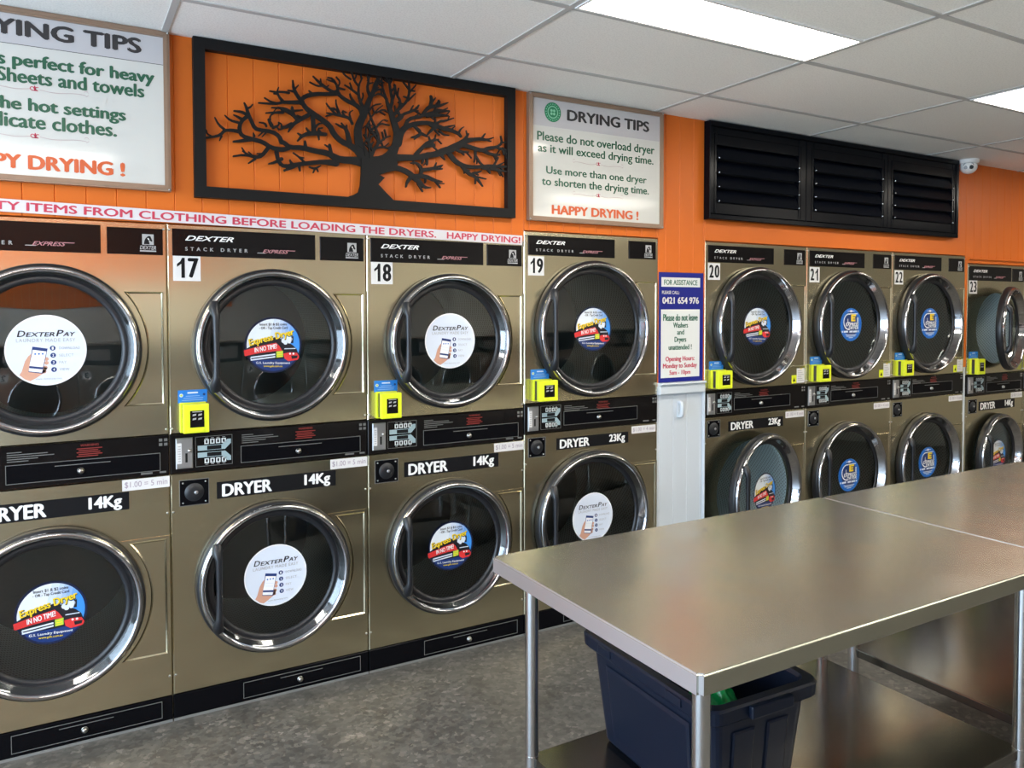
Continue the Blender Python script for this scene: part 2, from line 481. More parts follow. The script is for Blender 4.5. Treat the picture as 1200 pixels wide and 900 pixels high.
# ------------------------------------------------------------------ ceiling lamps
def ceiling_lamp(x, y, label, group):
    t = thing('ceiling_light', label, 'ceiling light', (x, y, CEIL), group)
    f = MB(); f.frame_h = None
    W, D = 1.176, 0.285
    for a in ((0, W, -D, -D + 0.012), (0, W, -0.012, 0), (0, 0.012, -D + 0.012, -0.012), (W - 0.012, W, -D + 0.012, -0.012)):
        f.box(0.012 + a[0], 0.012 + a[1], a[2] - 0.012, a[3] - 0.012, -0.008, -0.0002, M['lamp_frame'])
    f.build('frame', t)
    d = MB(); d.box(0.024, W, -D, -0.024, -0.006, -0.001, M['lamp']); d.build('diffuser', t)
    return t
for i, (x, y) in enumerate(LAMPS):
    if (x, y) == (1.2, -0.985): lb, g_ = 'lit rectangular ceiling panel light seen nearly whole, above the nearest work table', None
    elif (x, y) == (3.6, -0.985): lb, g_ = 'lit ceiling panel light cut by the right picture edge', None
    else: lb, g_ = 'lit ceiling panel light out of the picture behind the viewer', 'panel lights beyond the frame'
    ceiling_lamp(x, y, lb, g_)

# ------------------------------------------------------------------ stickers (centred on the origin, facing -y)
def sticker_express(R):
    b = MB()
    S = lambda pts: [(x * R, z * R) for x, z in pts]
    e = 0.0003
    b.disc(0, 0, R, 0, M['st_navy'], 56)
    # printed sky, pale at upper left to blue at right
    def clip(t0, t1, r=0.93, zmin=-0.5):
        c, s = math.cos(0.25), math.sin(-0.25); out = []
        for k in range(160):
            a = 2 * PI * k / 160; x, z = r * math.cos(a), max(zmin, r * math.sin(a))
            out.append((x, z))
        def half(P, f):
            q = []
            for i in range(len(P)):
                A, B = P[i], P[(i + 1) % len(P)]; fa, fb = f(A), f(B)
                if fa >= 0: q.append(A)
                if fa * fb < 0:
                    w = fa / (fa - fb); q.append((A[0] + (B[0] - A[0]) * w, A[1] + (B[1] - A[1]) * w))
            return q
        d = lambda p: p[0] * c + p[1] * s
        P = half(out, lambda p: d(p) - t0); P = half(P, lambda p: t1 - d(p))
        return P
    ed = [-1.2, -0.2, 0.02, 0.16, 0.28, 0.42, 0.58, 1.2]
    for k in range(7):
        P = clip(ed[k], ed[k + 1])
        if len(P) > 2: b.poly(S(P), -e, None, SKY[k])
    b.poly(S([(0.93 * math.cos(a), 0.93 * math.sin(a)) for a in [PI + 0.57 + (PI - 1.14) * k / 30 for k in range(31)]]), -e, None, M['st_deep'])
    b.poly(S([(-0.93, -0.10), (-0.55, 0.10), (0.05, 0.28), (0.30, 0.20), (0.45, 0.12), (0.68, -0.02), (0.82, -0.16), (0.88, -0.34), (0.40, -0.50), (0.10, -0.52), (-0.72, -0.52), (-0.90, -0.36)]), -2 * e, None, M['st_black'])
    b.poly(S([(-1.03, -0.17), (-0.45, -0.02), (0.09, 0.08), (0.20, -0.04), (0.32, -0.24), (0.09, -0.22), (-0.5, -0.28), (-1.0, -0.37)]), -3 * e, None, M['st_red'])
    b.poly(S([(0.34, -0.32), (0.55, -0.28), (0.83, -0.30), (0.91, -0.45), (0.86, -0.56), (0.52, -0.60), (0.38, -0.50)]), -3 * e, None, M['st_red'])
    b.poly(S([(0.62, -0.40), (0.86, -0.40), (0.83, -0.50), (0.64, -0.52)]), -4 * e, None, M['st_black'])
    for x, z, r in ((0.58, -0.33, 0.035), (0.70, -0.33, 0.035)): b.disc(x * R, z * R, r * R, -4 * e, M['st_white'], 12)
    b.poly(S([(0.38, -0.13), (0.78, -0.13), (0.78, -0.16), (0.38, -0.16)]), -4 * e, None, M['st_pale'])
    for x, z, r in ((0.36, 0.14, 0.085), (0.47, 0.20, 0.10), (0.58, 0.19, 0.09), (0.42, 0.07, 0.07), (0.55, 0.10, 0.06)):
        b.disc(x * R, z * R, r * R, -4 * e, M['st_pale'], 16)
    b.poly(S([(0.62, 0.05), (0.70, 0.05), (0.71, 0.30), (0.63, 0.30)]), -4 * e, None, M['st_black'])
    b.poly(S([(0.09, -0.24), (0.33, -0.22), (0.33, -0.44), (0.09, -0.46)]), -5 * e, None, M['st_green'])
    for z in (-0.27, -0.34, -0.41): b.poly(S([(0.12, z), (0.30, z + 0.01), (0.30, z - 0.02), (0.12, z - 0.03)]), -6 * e, None, M['st_yellow'])
    T = lambda s, x0, z0, x1, z1, m, **k: b.text(s, x0 * R, z0 * R, x1 * R, z1 * R, -7 * e, m, **k)
    T('Insert $1 & $2 coins', -0.48, 0.68, 0.48, 0.79, M['st_black'], bold=0.02)
    T('- OR - Tap Credit Card', -0.50, 0.54, 0.50, 0.66, M['st_black'], bold=0.02)
    b.text('Express Dryer', -0.86 * R, 0.06 * R, 0.76 * R, 0.40 * R, -6 * e, M['st_black'], bold=0.06, shear=0.1, rot=0.235)
    b.text('Express Dryer', -0.88 * R, 0.09 * R, 0.75 * R, 0.41 * R, -8 * e, M['st_yellow'], bold=0.035, shear=0.1, rot=0.235)
    b.text('IN NO TIME!', -0.68 * R, -0.19 * R, 0.12 * R, -0.02 * R, -7 * e, M['st_white'], bold=0.03, shear=0.15, rot=0.17)
    for z in (-0.33, -0.42):
        b.poly(S([(-0.80, z - 0.07), (0.05, z + 0.02), (0.05, z - 0.03), (-0.80, z - 0.12)]), -6 * e, None, M['st_pale'])
    T('G.S. Laundry Equipment', -0.62, -0.70, 0.58, -0.60, M['st_white'], bold=0.02, rot=-0.04)
    T('www.gsle.com.au', -0.36, -0.81, 0.30, -0.72, M['st_yellow'], bold=0.02, rot=-0.04)
    return b

def sticker_pay(R):
    b = MB(); e = 0.0003
    S = lambda pts: [(x * R, z * R) for x, z in pts]
    T = lambda s, x0, z0, x1, z1, m, **k: b.text(s, x0 * R, z0 * R, x1 * R, z1 * R, -6 * e, m, **k)
    b.disc(0, 0, R, 0, M['st_white'], 56); b.disc(0, 0, R * 0.965, -e, M['st_pale'], 56)
    for s, x0, x1, z1 in (('D', -0.70, -0.50, 0.56), ('EXTER', -0.49, 0.21, 0.51), ('P', 0.24, 0.43, 0.57), ('AY', 0.41, 0.72, 0.51)):
        T(s, x0, 0.385, x1, z1, M['st_black'], bold=0.03, shear=0.22)
    T('LAUNDRY MADE EASY', -0.72, 0.235, 0.72, 0.335, M['grey_print'], spacing=1.15)
    b.poly(S([(-0.34, -0.06), (-0.44, -0.16), (-0.52, -0.30), (-0.60, -0.58), (-0.66, -0.68), (-0.52, -0.81), (-0.40, -0.86), (-0.26, -0.78), (-0.04, -0.62), (0.02, -0.50), (-0.30, -0.40)]), -2 * e, None, M['st_skin'])
    for x, z in ((0.0, -0.25), (0.0, -0.36), (-0.03, -0.49), (-0.06, -0.60)): b.disc(x * R, z * R, 0.055 * R, -2 * e, M['st_skin'], 14)
    b.poly(S([(-0.335, 0.11), (0.03, 0.045), (-0.11, -0.66), (-0.44, -0.60)]), -3 * e, None, M['st_deep'])
    b.poly(S([(-0.325, 0.02), (0.0, -0.035), (-0.09, -0.48), (-0.415, -0.43)]), -4 * e, None, M['st_white'])
    b.poly(S([(-0.425, -0.49), (-0.10, -0.54), (-0.12, -0.63), (-0.43, -0.58)]), -4 * e, None, M['st_white'])
    for x in (-0.27, -0.18, -0.09): b.disc(x * R, -0.10 * R, 0.025 * R, -5 * e, M['st_blue'], 10)
    for z in (-0.20, -0.30): b.poly(S([(-0.33, z), (-0.08, z - 0.04), (-0.085, z - 0.055), (-0.333, z - 0.015)]), -5 * e, None, M['st_pale'])
    for k, (w, x1) in enumerate((('DOWNLOAD', 0.83), ('SELECT', 0.67), ('PAY', 0.49), ('VIEW', 0.56))):
        z = 0.055 - 0.203 * k; x = 0.155 + 0.008 * k
        b.disc(x * R, z * R, 0.07 * R, -3 * e, M['st_deep'], 20)
        b.text(str(k + 1), (x - 0.022) * R, (z - 0.038) * R, (x + 0.022) * R, (z + 0.038) * R, -5 * e, M['st_white'], bold=0.02)
        T(w, 0.31, z - 0.038, x1, z + 0.038, M['grey_print'], bold=0.01, spacing=1.1)
    T('www.dexterpay.com', -0.27, -0.845, 0.37, -0.775, M['grey_print'])
    return b

def sticker_blue(R):
    b = MB(); e = 0.0003
    S = lambda pts: [(x * R, z * R) for x, z in pts]
    T = lambda s, x0, z0, x1, z1, m, **k: b.text(s, x0 * R, z0 * R, x1 * R, z1 * R, -5 * e, m, **k)
    b.disc(0, 0, R, 0, M['st_blue'], 56); b.disc(0, 0.05 * R, R * 0.72, -e, M['st_deep'], 48)
    b.disc(0, 0.82 * R, 0.36 * R, -2 * e, M['st_pale'], 24, rz=0.025 * R); b.disc(0, 0.82 * R, 0.12 * R, -3 * e, M['st_white'], 16, rz=0.07 * R)
    # engine-shaped loop of track
    b.ring(-0.20 * R, 0.18 * R, 0.43 * R, 0.50 * R, -2 * e, M['st_white'], 32, PI * 0.42, PI * 1.55)
    b.poly(S([(-0.30, 0.63), (0.62, 0.63), (0.62, 0.68), (-0.24, 0.68)]), -2 * e, None, M['st_white'])
    for q in ([(0.0, 0.20), (0.16, 0.20), (0.16, 0.62), (0.0, 0.62)], [(0.0, 0.51), (0.46, 0.51), (0.46, 0.62), (0.0, 0.62)],
              [(0.0, 0.36), (0.38, 0.36), (0.38, 0.46), (0.0, 0.46)], [(0.0, 0.20), (0.40, 0.20), (0.40, 0.31), (0.0, 0.31)]):
        b.poly(S(q), -3 * e, None, M['st_yellow'])
    for q in ([(-0.32, 0.14), (-0.27, 0.14), (-0.27, 0.36), (-0.32, 0.36)], [(-0.32, 0.12), (-0.14, 0.12), (-0.14, 0.16), (-0.32, 0.16)]):
        b.poly(S(q), -3 * e, None, M['st_white'])
    for x in (0.56, 0.64): b.poly(S([(x, 0.14), (x + 0.05, 0.14), (x + 0.05, 0.44), (x, 0.44)]), -3 * e, None, M['st_pale'])
    T('EXPRESS', -0.50, -0.09, 0.70, 0.13, M['st_white'], bold=0.05, shear=0.15)
    T('DRYER', -0.22, -0.29, 0.70, -0.10, M['st_white'], bold=0.05, shear=0.15)
    for x0, x1 in ((-0.85, -0.72), (-0.66, -0.28), (-0.14, 0.16), (0.20, 0.58), (0.64, 0.74)):
        b.poly(S([(x0, -0.48), (x1, -0.47), (x1, -0.36), (x0, -0.37)]), -3 * e, None, M['st_pale'])
    for z, w in ((-0.60, 0.5), (-0.68, 0.42), (-0.77, 0.2)): b.poly(S([(-w, z), (w, z), (w, z - 0.035), (-w, z - 0.035)]), -3 * e, None, M['st_pale'])
    return b

# ------------------------------------------------------------------ stack dryers
SPEC = {
 'small': dict(W=0.797, H=1.944, pt=1.129, pb=0.973, bt=0.1033, zu=1.4684, zl=0.5153, R=0.3104, xc=0.395,
   long=(0.018, 0.574, 1.822, 1.927), badge=(0.594, 0.785, 1.822, 1.922), num=(0.020, 0.120, 1.725, 1.825),
   hp1=(1.238, 1.692), hp2=(0.264, 0.737), lock=(0.031, 0.141, 0.843, 0.946), name=(0.170, 0.655, 0.857, 0.924),
   price=(0.632, 0.797, 0.927, 0.969), drawer=(0.263, 0.765, 0.993, 1.062), coin=(0.020, 0.082, 0.992, 1.112), sel=(0.092, 0.231, 0.993, 1.112),
   reader=(0.042, 0.132, 1.136, 1.248), info=(0.031, 0.138, 1.249, 1.299), kg='14Kg', rate='$1.00 = 5 min'),
 'large': dict(W=0.8445, H=1.9966, pt=1.148, pb=0.9987, bt=0.1033, zu=1.5131, zl=0.54, R=0.3482, xc=0.405,
   long=(0.023, 0.550, 1.880, 1.976), badge=(0.643, 0.826, 1.881, 1.975), num=(0.023, 0.115, 1.780, 1.875),
   hp1=(1.250, 1.771), hp2=(0.288, 0.792), lock=(0.023, 0.123, 0.881, 0.979), name=(0.190, 0.645, 0.905, 0.964),
   price=(0.668, 0.833, 0.949, 0.988), drawer=(0.231, 0.703, 1.027, 1.098), coin=(0.020, 0.081, 1.013, 1.133), sel=(0.095, 0.215, 1.015, 1.133),
   reader=(0.051, 0.155, 1.163, 1.265), info=(0.038, 0.142, 1.268, 1.317), kg='23Kg', rate='$1.00 = 4 min'),
}
SPEC['slim'] = dict(SPEC['small'], W=W23 - 0.003, xc=0.382, badge=(0.594, 0.755, 1.822, 1.922), price=(0.605, 0.762, 0.927, 0.969), drawer=(0.263, 0.735, 0.993, 1.062))
CACHE = {}
def part(name, parent, key, make, loc=(0, 0, 0), fix=True):
    """the first call shapes the mesh, later calls share it"""
    if key not in CACHE:
        me = make().mesh(name)
        if fix: normals(me)
        CACHE[key] = me
    return link(name, CACHE[key], parent, loc)

def hole_panel(b, x0, x1, z0, z1, cx, cz, r, m, y=0.0, edge=0.004, n=72):
    """sheet-metal front with a round hole and a rolled edge"""
    ang = sorted([2 * PI * k / n for k in range(n)] + [math.atan2(z - cz, x - cx) % (2 * PI) for x in (x0 + edge, x1 - edge) for z in (z0 + edge, z1 - edge)])
    vs = []; fs = []
    for a in ang:
        c, s = math.cos(a), math.sin(a)
        def edge_pt(d):
            t = 1e9
            if c > 1e-9: t = min(t, (x1 - d - cx) / c)
            if c < -1e-9: t = min(t, (x0 + d - cx) / c)
            if s > 1e-9: t = min(t, (z1 - d - cz) / s)
            if s < -1e-9: t = min(t, (z0 + d - cz) / s)
            return cx + t * c, cz + t * s
        p = edge_pt(edge); sx = (p[0] - (x0 + x1) / 2) / ((x1 - x0) / 2 - edge); sz = (p[1] - (z0 + z1) / 2) / ((z1 - z0) / 2 - edge)
        q = ((x0 + x1) / 2 + sx * (x1 - x0) / 2, (z0 + z1) / 2 + sz * (z1 - z0) / 2)
        vs += [(cx + r * c, y + 0.03, cz + r * s), (cx + r * c, y, cz + r * s), (p[0], y, p[1]), (q[0], y + edge, q[1]), (q[0], y + 0.05, q[1])]
    k = len(ang)
    for i in range(k):
        j = (i + 1) % k
        for t in range(4): fs.append((i * 5 + t, i * 5 + t + 1, j * 5 + t + 1, j * 5 + t))
    b.add(vs, fs, m)

def make_cabinet(s):
    b = MB()
    hole_panel(b, 0, s['W'], s['pt'], s['H'], s['xc'], s['zu'], s['R'] - 0.045, M['steel'])
    hole_panel(b, 0, s['W'], s['bt'], s['pb'], s['xc'], s['zl'], s['R'] - 0.045, M['steel'])
    W, H = s['W'], s['H']
    b.box(0, 0.002, 0.05, 0.9, 0.02, H, M['steel']); b.box(W - 0.002, W, 0.05, 0.9, 0.02, H, M['steel'])
    b.box(0.002, W - 0.002, 0.05, 0.9, H - 0.002, H, M['steel']); b.box(0.002, W - 0.002, 0.898, 0.9, 0.02, H - 0.002, M['steel'])
    b.box(0, W, 0.03, 0.05, s['pb'], s['pt'], M['steel']); b.box(0, W, 0.03, 0.05, 0.0, s['bt'], M['steel'])
    return b

def make_drum(R):
    b = MB(); n = 72; prof = [(R - 0.046, 0.02), (R - 0.046, 0.05), (R - 0.01, 0.075), (R - 0.01, 0.62)]
    b.lathe(prof, M['drum'], n=n); b.lathe([(R - 0.01, 0.62), (R * 0.5, 0.63), (0.0006, 0.63)], M['drum_back'], n=n)
    me = b.mesh('drum'); normals(me)
    uv = me.uv_layers.new(name='UVMap'); k = len(prof)
    for p in me.polygons:
        mid = p.center; side = mid.y < 0.622
        for li in p.loop_indices:
            co = me.vertices[me.loops[li].vertex_index].co
            if side:
                a = math.atan2(co.z, co.x); am = math.atan2(mid.z, mid.x)
                if a - am > PI: a -= 2 * PI
                if am - a > PI: a += 2 * PI
                uv.data[li].uv = (a * 14, co.y / 0.022)
            else: uv.data[li].uv = (co.x / 0.022, co.z / 0.022)
    return me

def door(parent, s, cz, turn, sticker, label=None):
    """round door hinged at its right edge"""
    R = s['R']; key = round(R, 3)
    def rim():
        b = MB()
        b.lathe([(R - 0.066, 0.0), (R - 0.004, 0.0), (R, -0.006), (R, -0.032), (R - 0.003, -0.041), (R - 0.009, -0.046)], M['black_rubber'], cx=-R)
        b.lathe([(R - 0.009, -0.046), (R - 0.011, -0.053), (R - 0.015, -0.058), (R - 0.020, -0.060), (R - 0.026, -0.058), (R - 0.030, -0.052), (R - 0.034, -0.042), (R - 0.047, -0.014)], M['chrome'], cx=-R)
        b.lathe([(R - 0.047, -0.014), (R - 0.054, -0.016), (R - 0.062, -0.014), (R - 0.068, -0.006), (R - 0.068, 0.0)], M['black_rubber'], cx=-R)
        return b
    o = part('door', parent, ('rim', key), rim, (s['xc'] + R, -0.001, cz))
    o.rotation_euler = (0, 0, turn)
    if label: o['label'] = label
    def pane():
        b = MB(); b.lathe([(0.0005, -0.012), (R * 0.4, -0.0105), (R - 0.066, -0.006)], M['glass'], cx=-R); return b
    part('door_glass', o, ('pane', key), pane)
    def grip():
        b = MB(); a = 0.62
        x1, z1 = (R - 0.024) * math.cos(PI - a), (R - 0.024) * math.sin(PI - a)
        xm = -(R - 0.078)
        P = [(x1, -0.052, z1), ((x1 + xm) / 2 - 0.006, -0.070, z1 - 0.02), (xm, -0.078, z1 - 0.05), (xm, -0.078, 0), (xm, -0.078, -z1 + 0.05), ((x1 + xm) / 2 - 0.006, -0.070, -z1 + 0.02), (x1, -0.052, -z1)]
        b.tube([(x - R, y, z) for x, y, z in P], [0.020, 0.020, 0.014, 0.011, 0.014, 0.021, 0.021], M['black_rubber'], 10)
        return b
    part('door_handle', o, ('grip', key), grip)
    if sticker:
        f, r = {'express': (sticker_express, 0.1145), 'pay': (sticker_pay, 0.127), 'blue': (sticker_blue, 0.106)}[sticker]
        part('sticker', o, ('sticker', sticker), lambda: f(r), (-R, -0.0135, 0.0), fix=True)
    return o

def make_header(s):
    b = MB(); x0, x1, z0, z1 = s['long']; w = x1 - x0; h = z1 - z0
    b.box(x0, x1, -0.004, 0.0, z0, z1, M['black_gloss'], 0.001)
    return b
def make_header_letters(s, line):
    b = MB(); x0, x1, z0, z1 = s['long']; w = x1 - x0; h = z1 - z0; y = -0.0046
    if line == 0: b.text('DEXTER', x0 + 0.083 * w, z0 + 0.575 * h, x0 + 0.41 * w, z0 + 0.76 * h, y, M['white_print'], bold=0.06, shear=0.4)
    if line == 1: b.text('STACK DRYER', x0 + 0.083 * w, z0 + 0.20 * h, x0 + 0.505 * w, z0 + 0.335 * h, y, M['grey_print'], bold=0.04, spacing=2.0)
    if line == 2:
        b.text('EXPRESS', x0 + 0.61 * w, z0 + 0.205 * h, x0 + 0.80 * w, z0 + 0.345 * h, y, M['pink_print'], bold=0.03, shear=0.45)
        b.poly([(x0 + 0.57 * w, z0 + 0.19 * h), (x0 + 0.63 * w, z0 + 0.19 * h), (x0 + 0.635 * w, z0 + 0.215 * h), (x0 + 0.575 * w, z0 + 0.215 * h)], y, None, M['grey_print'])
        b.poly([(x0 + 0.78 * w, z0 + 0.34 * h), (x0 + 0.85 * w, z0 + 0.34 * h), (x0 + 0.845 * w, z0 + 0.315 * h), (x0 + 0.78 * w, z0 + 0.315 * h)], y, None, M['pink_print'])
    return b
def make_badge(s):
    b = MB(); x0, x1, z0, z1 = s['badge']; b.box(x0, x1, -0.004, 0.0, z0, z1, M['black_gloss'], 0.001); return b
def make_emblem(s):
    """horse head in a square over a line of small letters"""
    b = MB(); x0, x1, z0, z1 = s['badge']; cx = x1 - 0.052; cz = (z0 + z1) / 2 + 0.008; u = 0.020; y = -0.0046
    b.poly([(cx - u, cz - u), (cx + u, cz - u), (cx + u, cz + u), (cx - u, cz + u)], y, None, M['grey_print'])
    H = [(-0.72, -0.9), (-0.62, -0.3), (-0.45, 0.15), (-0.15, 0.5), (0.2, 0.72), (0.45, 0.6), (0.62, 0.15), (0.78, -0.25), (0.6, -0.42), (0.36, -0.2), (0.1, -0.12), (0.22, -0.5), (0.3, -0.9)]
    b.poly([(cx + p[0] * u, cz + p[1] * u) for p in H], y - 0.0003, None, M['black_print'])
    b.poly([(cx - 0.1 * u, cz + 0.2 * u), (cx + 0.06 * u, cz + 0.3 * u), (cx + 0.28 * u, cz - 0.1 * u), (cx + 0.05 * u, cz - 0.05 * u)], y - 0.0006, None, M['white_print'])
    b.text('DEXTER', cx - 0.028, cz - 0.038, cx + 0.028, cz - 0.0235, y, M['grey_print'], bold=0.03, shear=0.2)
    b.poly([(cx - 0.028, cz - 0.046), (cx + 0.028, cz - 0.046), (cx + 0.028, cz - 0.041), (cx - 0.028, cz - 0.041)], y, None, M['grey_print'])
    return b
def make_number(s, n):
    b = MB(); x0, x1, z0, z1 = s['num']; w = x1 - x0; h = z1 - z0
    b.box(x0, x1, -0.0015, 0.0, z0, z1, M['label_white'])
    def one(a, c):
        b.poly([(x0 + (a + .52 * c) * w, z0 + .12 * h), (x0 + (a + c * .95) * w, z0 + .12 * h), (x0 + (a + c * .95) * w, z0 + .90 * h), (x0 + (a + .62 * c) * w, z0 + .90 * h), (x0 + (a + .40 * c) * w, z0 + .76 * h), (x0 + a * w, z0 + .66 * h), (x0 + a * w, z0 + .54 * h), (x0 + (a + .52 * c) * w, z0 + .66 * h)], -0.002, None, M['black_print'])
    if n[0] == '1': one(0.14, 0.30)
    else: b.text(n[0], x0 + 0.08 * w, z0 + 0.12 * h, x0 + 0.46 * w, z0 + 0.90 * h, -0.002, M['black_print'], bold=0.05)
    if n[1] == '1': one(0.56, 0.30)
    else: b.text(n[1], x0 + 0.53 * w, z0 + 0.12 * h, x0 + 0.93 * w, z0 + 0.90 * h, -0.002, M['black_print'], bold=0.05)
    return b
def make_cover(s, which, zc):
    """pressed cover plate over the door hinge, cut round beside the door"""
    z0, z1 = s[which]; R = s['R'] + 0.004; xc = s['xc']; x1 = s['W'] - 0.004
    def outline(d, grow):
        r = R + grow; a0 = math.asin(min(1, (z0 + d - zc) / r)); a1 = math.asin(min(1, (z1 - d - zc) / r))
        P = [(xc + r * math.cos(a0 + (a1 - a0) * k / 24), zc + r * math.sin(a0 + (a1 - a0) * k / 24)) for k in range(25)]
        return [(x1 - d, z0 + d)] + P + [(x1 - d, z1 - d)]
    b = MB()
    b.poly(outline(0, 0), -0.003, 0.0, M['steel_edge'])
    A = outline(0.010, 0.016); B_ = outline(0.013, 0.019); C_ = outline(0.018, 0.024); n = len(A)
    vs = [(x, -0.003, z) for x, z in A] + [(x, -0.0075, z) for x, z in B_] + [(x, -0.003, z) for x, z in C_]
    b.add(vs, [(t * n + i, t * n + (i + 1) % n, (t + 1) * n + (i + 1) % n, (t + 1) * n + i) for t in (0, 1) for i in range(n)], M['steel_edge'])
    return b
def make_strip(s):
    b = MB(); b.box(0.001, s['W'] - 0.001, -0.001, 0.03, s['pb'] + 0.002, s['pt'] - 0.002, M['black_gloss'], 0.002)
    W, z0, z1 = s['W'], s['pb'], s['pt']; y = -0.0016; d = s['drawer']
    # small print: caution text, times, lamp captions
    for k in range(5): b.poly([(d[0] + 0.005, z1 - 0.022 - 0.008 * k), (d[0] + (0.05, 0.13, 0.15, 0.10, 0.07)[k], z1 - 0.022 - 0.008 * k), (d[0] + (0.05, 0.13, 0.15, 0.10, 0.07)[k], z1 - 0.025 - 0.008 * k), (d[0] + 0.005, z1 - 0.025 - 0.008 * k)], y, None, M['outline'])
    cx = (d[0] + d[1]) / 2 + 0.012
    b.text('WARNING', cx - 0.03, z1 - 0.020, cx + 0.03, z1 - 0.011, y, M['red_print'], bold=0.04)
    for k in range(5): b.poly([(cx - 0.042 + 0.006 * (k % 2), z1 - 0.026 - 0.007 * k), (cx + 0.042 - 0.007 * ((k * 2) % 3), z1 - 0.026 - 0.007 * k), (cx + 0.042 - 0.007 * ((k * 2) % 3), z1 - 0.0295 - 0.007 * k), (cx - 0.042 + 0.006 * (k % 2), z1 - 0.0295 - 0.007 * k)], y, None, M['red_print'])
    for i in (0, 1):
        for j in (0, 1):
            x = W - 0.036 + 0.018 * i; z = z1 - 0.024 - 0.017 * j
            b.poly([(x, z), (x + 0.012, z), (x + 0.012, z + 0.011), (x, z + 0.011)], y, None, M['outline'])
    for x0_, x1_ in ((W - 0.10, W - 0.06), (W - 0.035, W - 0.012)):
        b.poly([(x0_, z0 + 0.010), (x1_, z0 + 0.010), (x1_, z0 + 0.017), (x0_, z0 + 0.017)], y, None, M['outline'])
    return b
def make_coin(s):
    b = MB(); x0, x1, z0, z1 = s['coin']; w = x1 - x0; h = z1 - z0
    b.box(x0, x1, -0.008, 0.0, z0, z1, M['coin_grey'], 0.003)
    b.box(x0 + 0.06 * w, x0 + 0.34 * w, -0.0088, -0.007, z0 + 0.17 * h, z0 + 0.84 * h, M['label_white'])
    for k in range(7): b.poly([(x0 + 0.12 * w, z0 + (0.24 + 0.08 * k) * h), (x0 + 0.28 * w, z0 + (0.24 + 0.08 * k) * h), (x0 + 0.28 * w, z0 + (0.27 + 0.08 * k) * h), (x0 + 0.12 * w, z0 + (0.27 + 0.08 * k) * h)], -0.0092, None, M['grey_print'])
    b.box(x0 + 0.55 * w, x0 + 0.68 * w, -0.0086, -0.007, z0 + 0.20 * h, z0 + 0.50 * h, M['black_paint'])
    b.lathe([(0.0005, -0.016), (0.006, -0.015), (0.0075, -0.008)], M['screw'], cx=x0 + 0.80 * w, cz=z0 + 0.58 * h, n=14)
    return b
def make_selector(s):
    b = MB(); x0, x1, z0, z1 = s['sel']; w = x1 - x0; h = z1 - z0; y = -0.0022
    b.frame(x0, x1, z0, z1, 0.0015, -0.002, -0.0005, M['outline'])
    X = lambda t: x0 + t * w
    Z = lambda t: z0 + t * h
    for up in (1, -1):
        Zs = (lambda t: Z(0.5 + up * t))
        for k in range(4):
            b.poly([(X(0.24 + 0.155 * k), Zs(0.24)), (X(0.36 + 0.155 * k), Zs(0.24)), (X(0.36 + 0.155 * k), Zs(0.40)), (X(0.24 + 0.155 * k), Zs(0.40))], y, None, M['led_white'])
            b.poly([(X(0.275 + 0.155 * k), Zs(0.27)), (X(0.325 + 0.155 * k), Zs(0.27)), (X(0.325 + 0.155 * k), Zs(0.37)), (X(0.275 + 0.155 * k), Zs(0.37))], y - 0.0003, None, M['black_print'])
            b.poly([(X(0.26 + 0.155 * k), Zs(0.43)), (X(0.34 + 0.155 * k), Zs(0.43)), (X(0.34 + 0.155 * k), Zs(0.445)), (X(0.26 + 0.155 * k), Zs(0.445))], y, None, M['grey_print'])
        b.poly([(X(0.06), Zs(0.03)), (X(0.80), Zs(0.03)), (X(0.96), Zs(0.22)), (X(0.96), Zs(0.36)), (X(0.86), Zs(0.36)), (X(0.72), Zs(0.20)), (X(0.06), Zs(0.20))], y, None, M['arrow_blue'])
        b.poly([(X(0.31), Zs(0.045)), (X(0.70), Zs(0.045)), (X(0.70), Zs(0.18)), (X(0.31), Zs(0.18))], y - 0.0003, None, M['black_print'])
    return b
def make_lint(s, box=None):
    b = MB(); x0, x1, z0, z1 = box or s['drawer']; w = x1 - x0; h = z1 - z0
    b.box(x0, x1, -0.0035, 0.0, z0, z1, M['black_panel'], 0.001)
    b.frame(x0, x1, z0, z1, 0.002, -0.0045, -0.003, M['outline'])
    b.poly([(x0 + 0.30 * w, z0 + 0.74 * h), (x0 + 0.66 * w, z0 + 0.74 * h), (x0 + 0.66 * w, z0 + 0.78 * h), (x0 + 0.30 * w, z0 + 0.78 * h)], -0.0040, None, M['outline'])
    return b
def make_knob():
    b = MB(); b.lathe([(0.0005, -0.017), (0.006, -0.0165), (0.010, -0.012), (0.010, -0.006), (0.012, -0.004)], M['screw'], n=18); return b
def make_price(s):
    b = MB(); x0, x1, z0, z1 = s['price']; w = x1 - x0; h = z1 - z0
    b.box(x0, x1, -0.0012, 0.0, z0, z1, M['label_white'])
    b.text(s['rate'], x0 + 0.05 * w, z0 + 0.20 * h, x1 - 0.05 * w, z0 + 0.80 * h, -0.0017, M['price_print'])
    return b
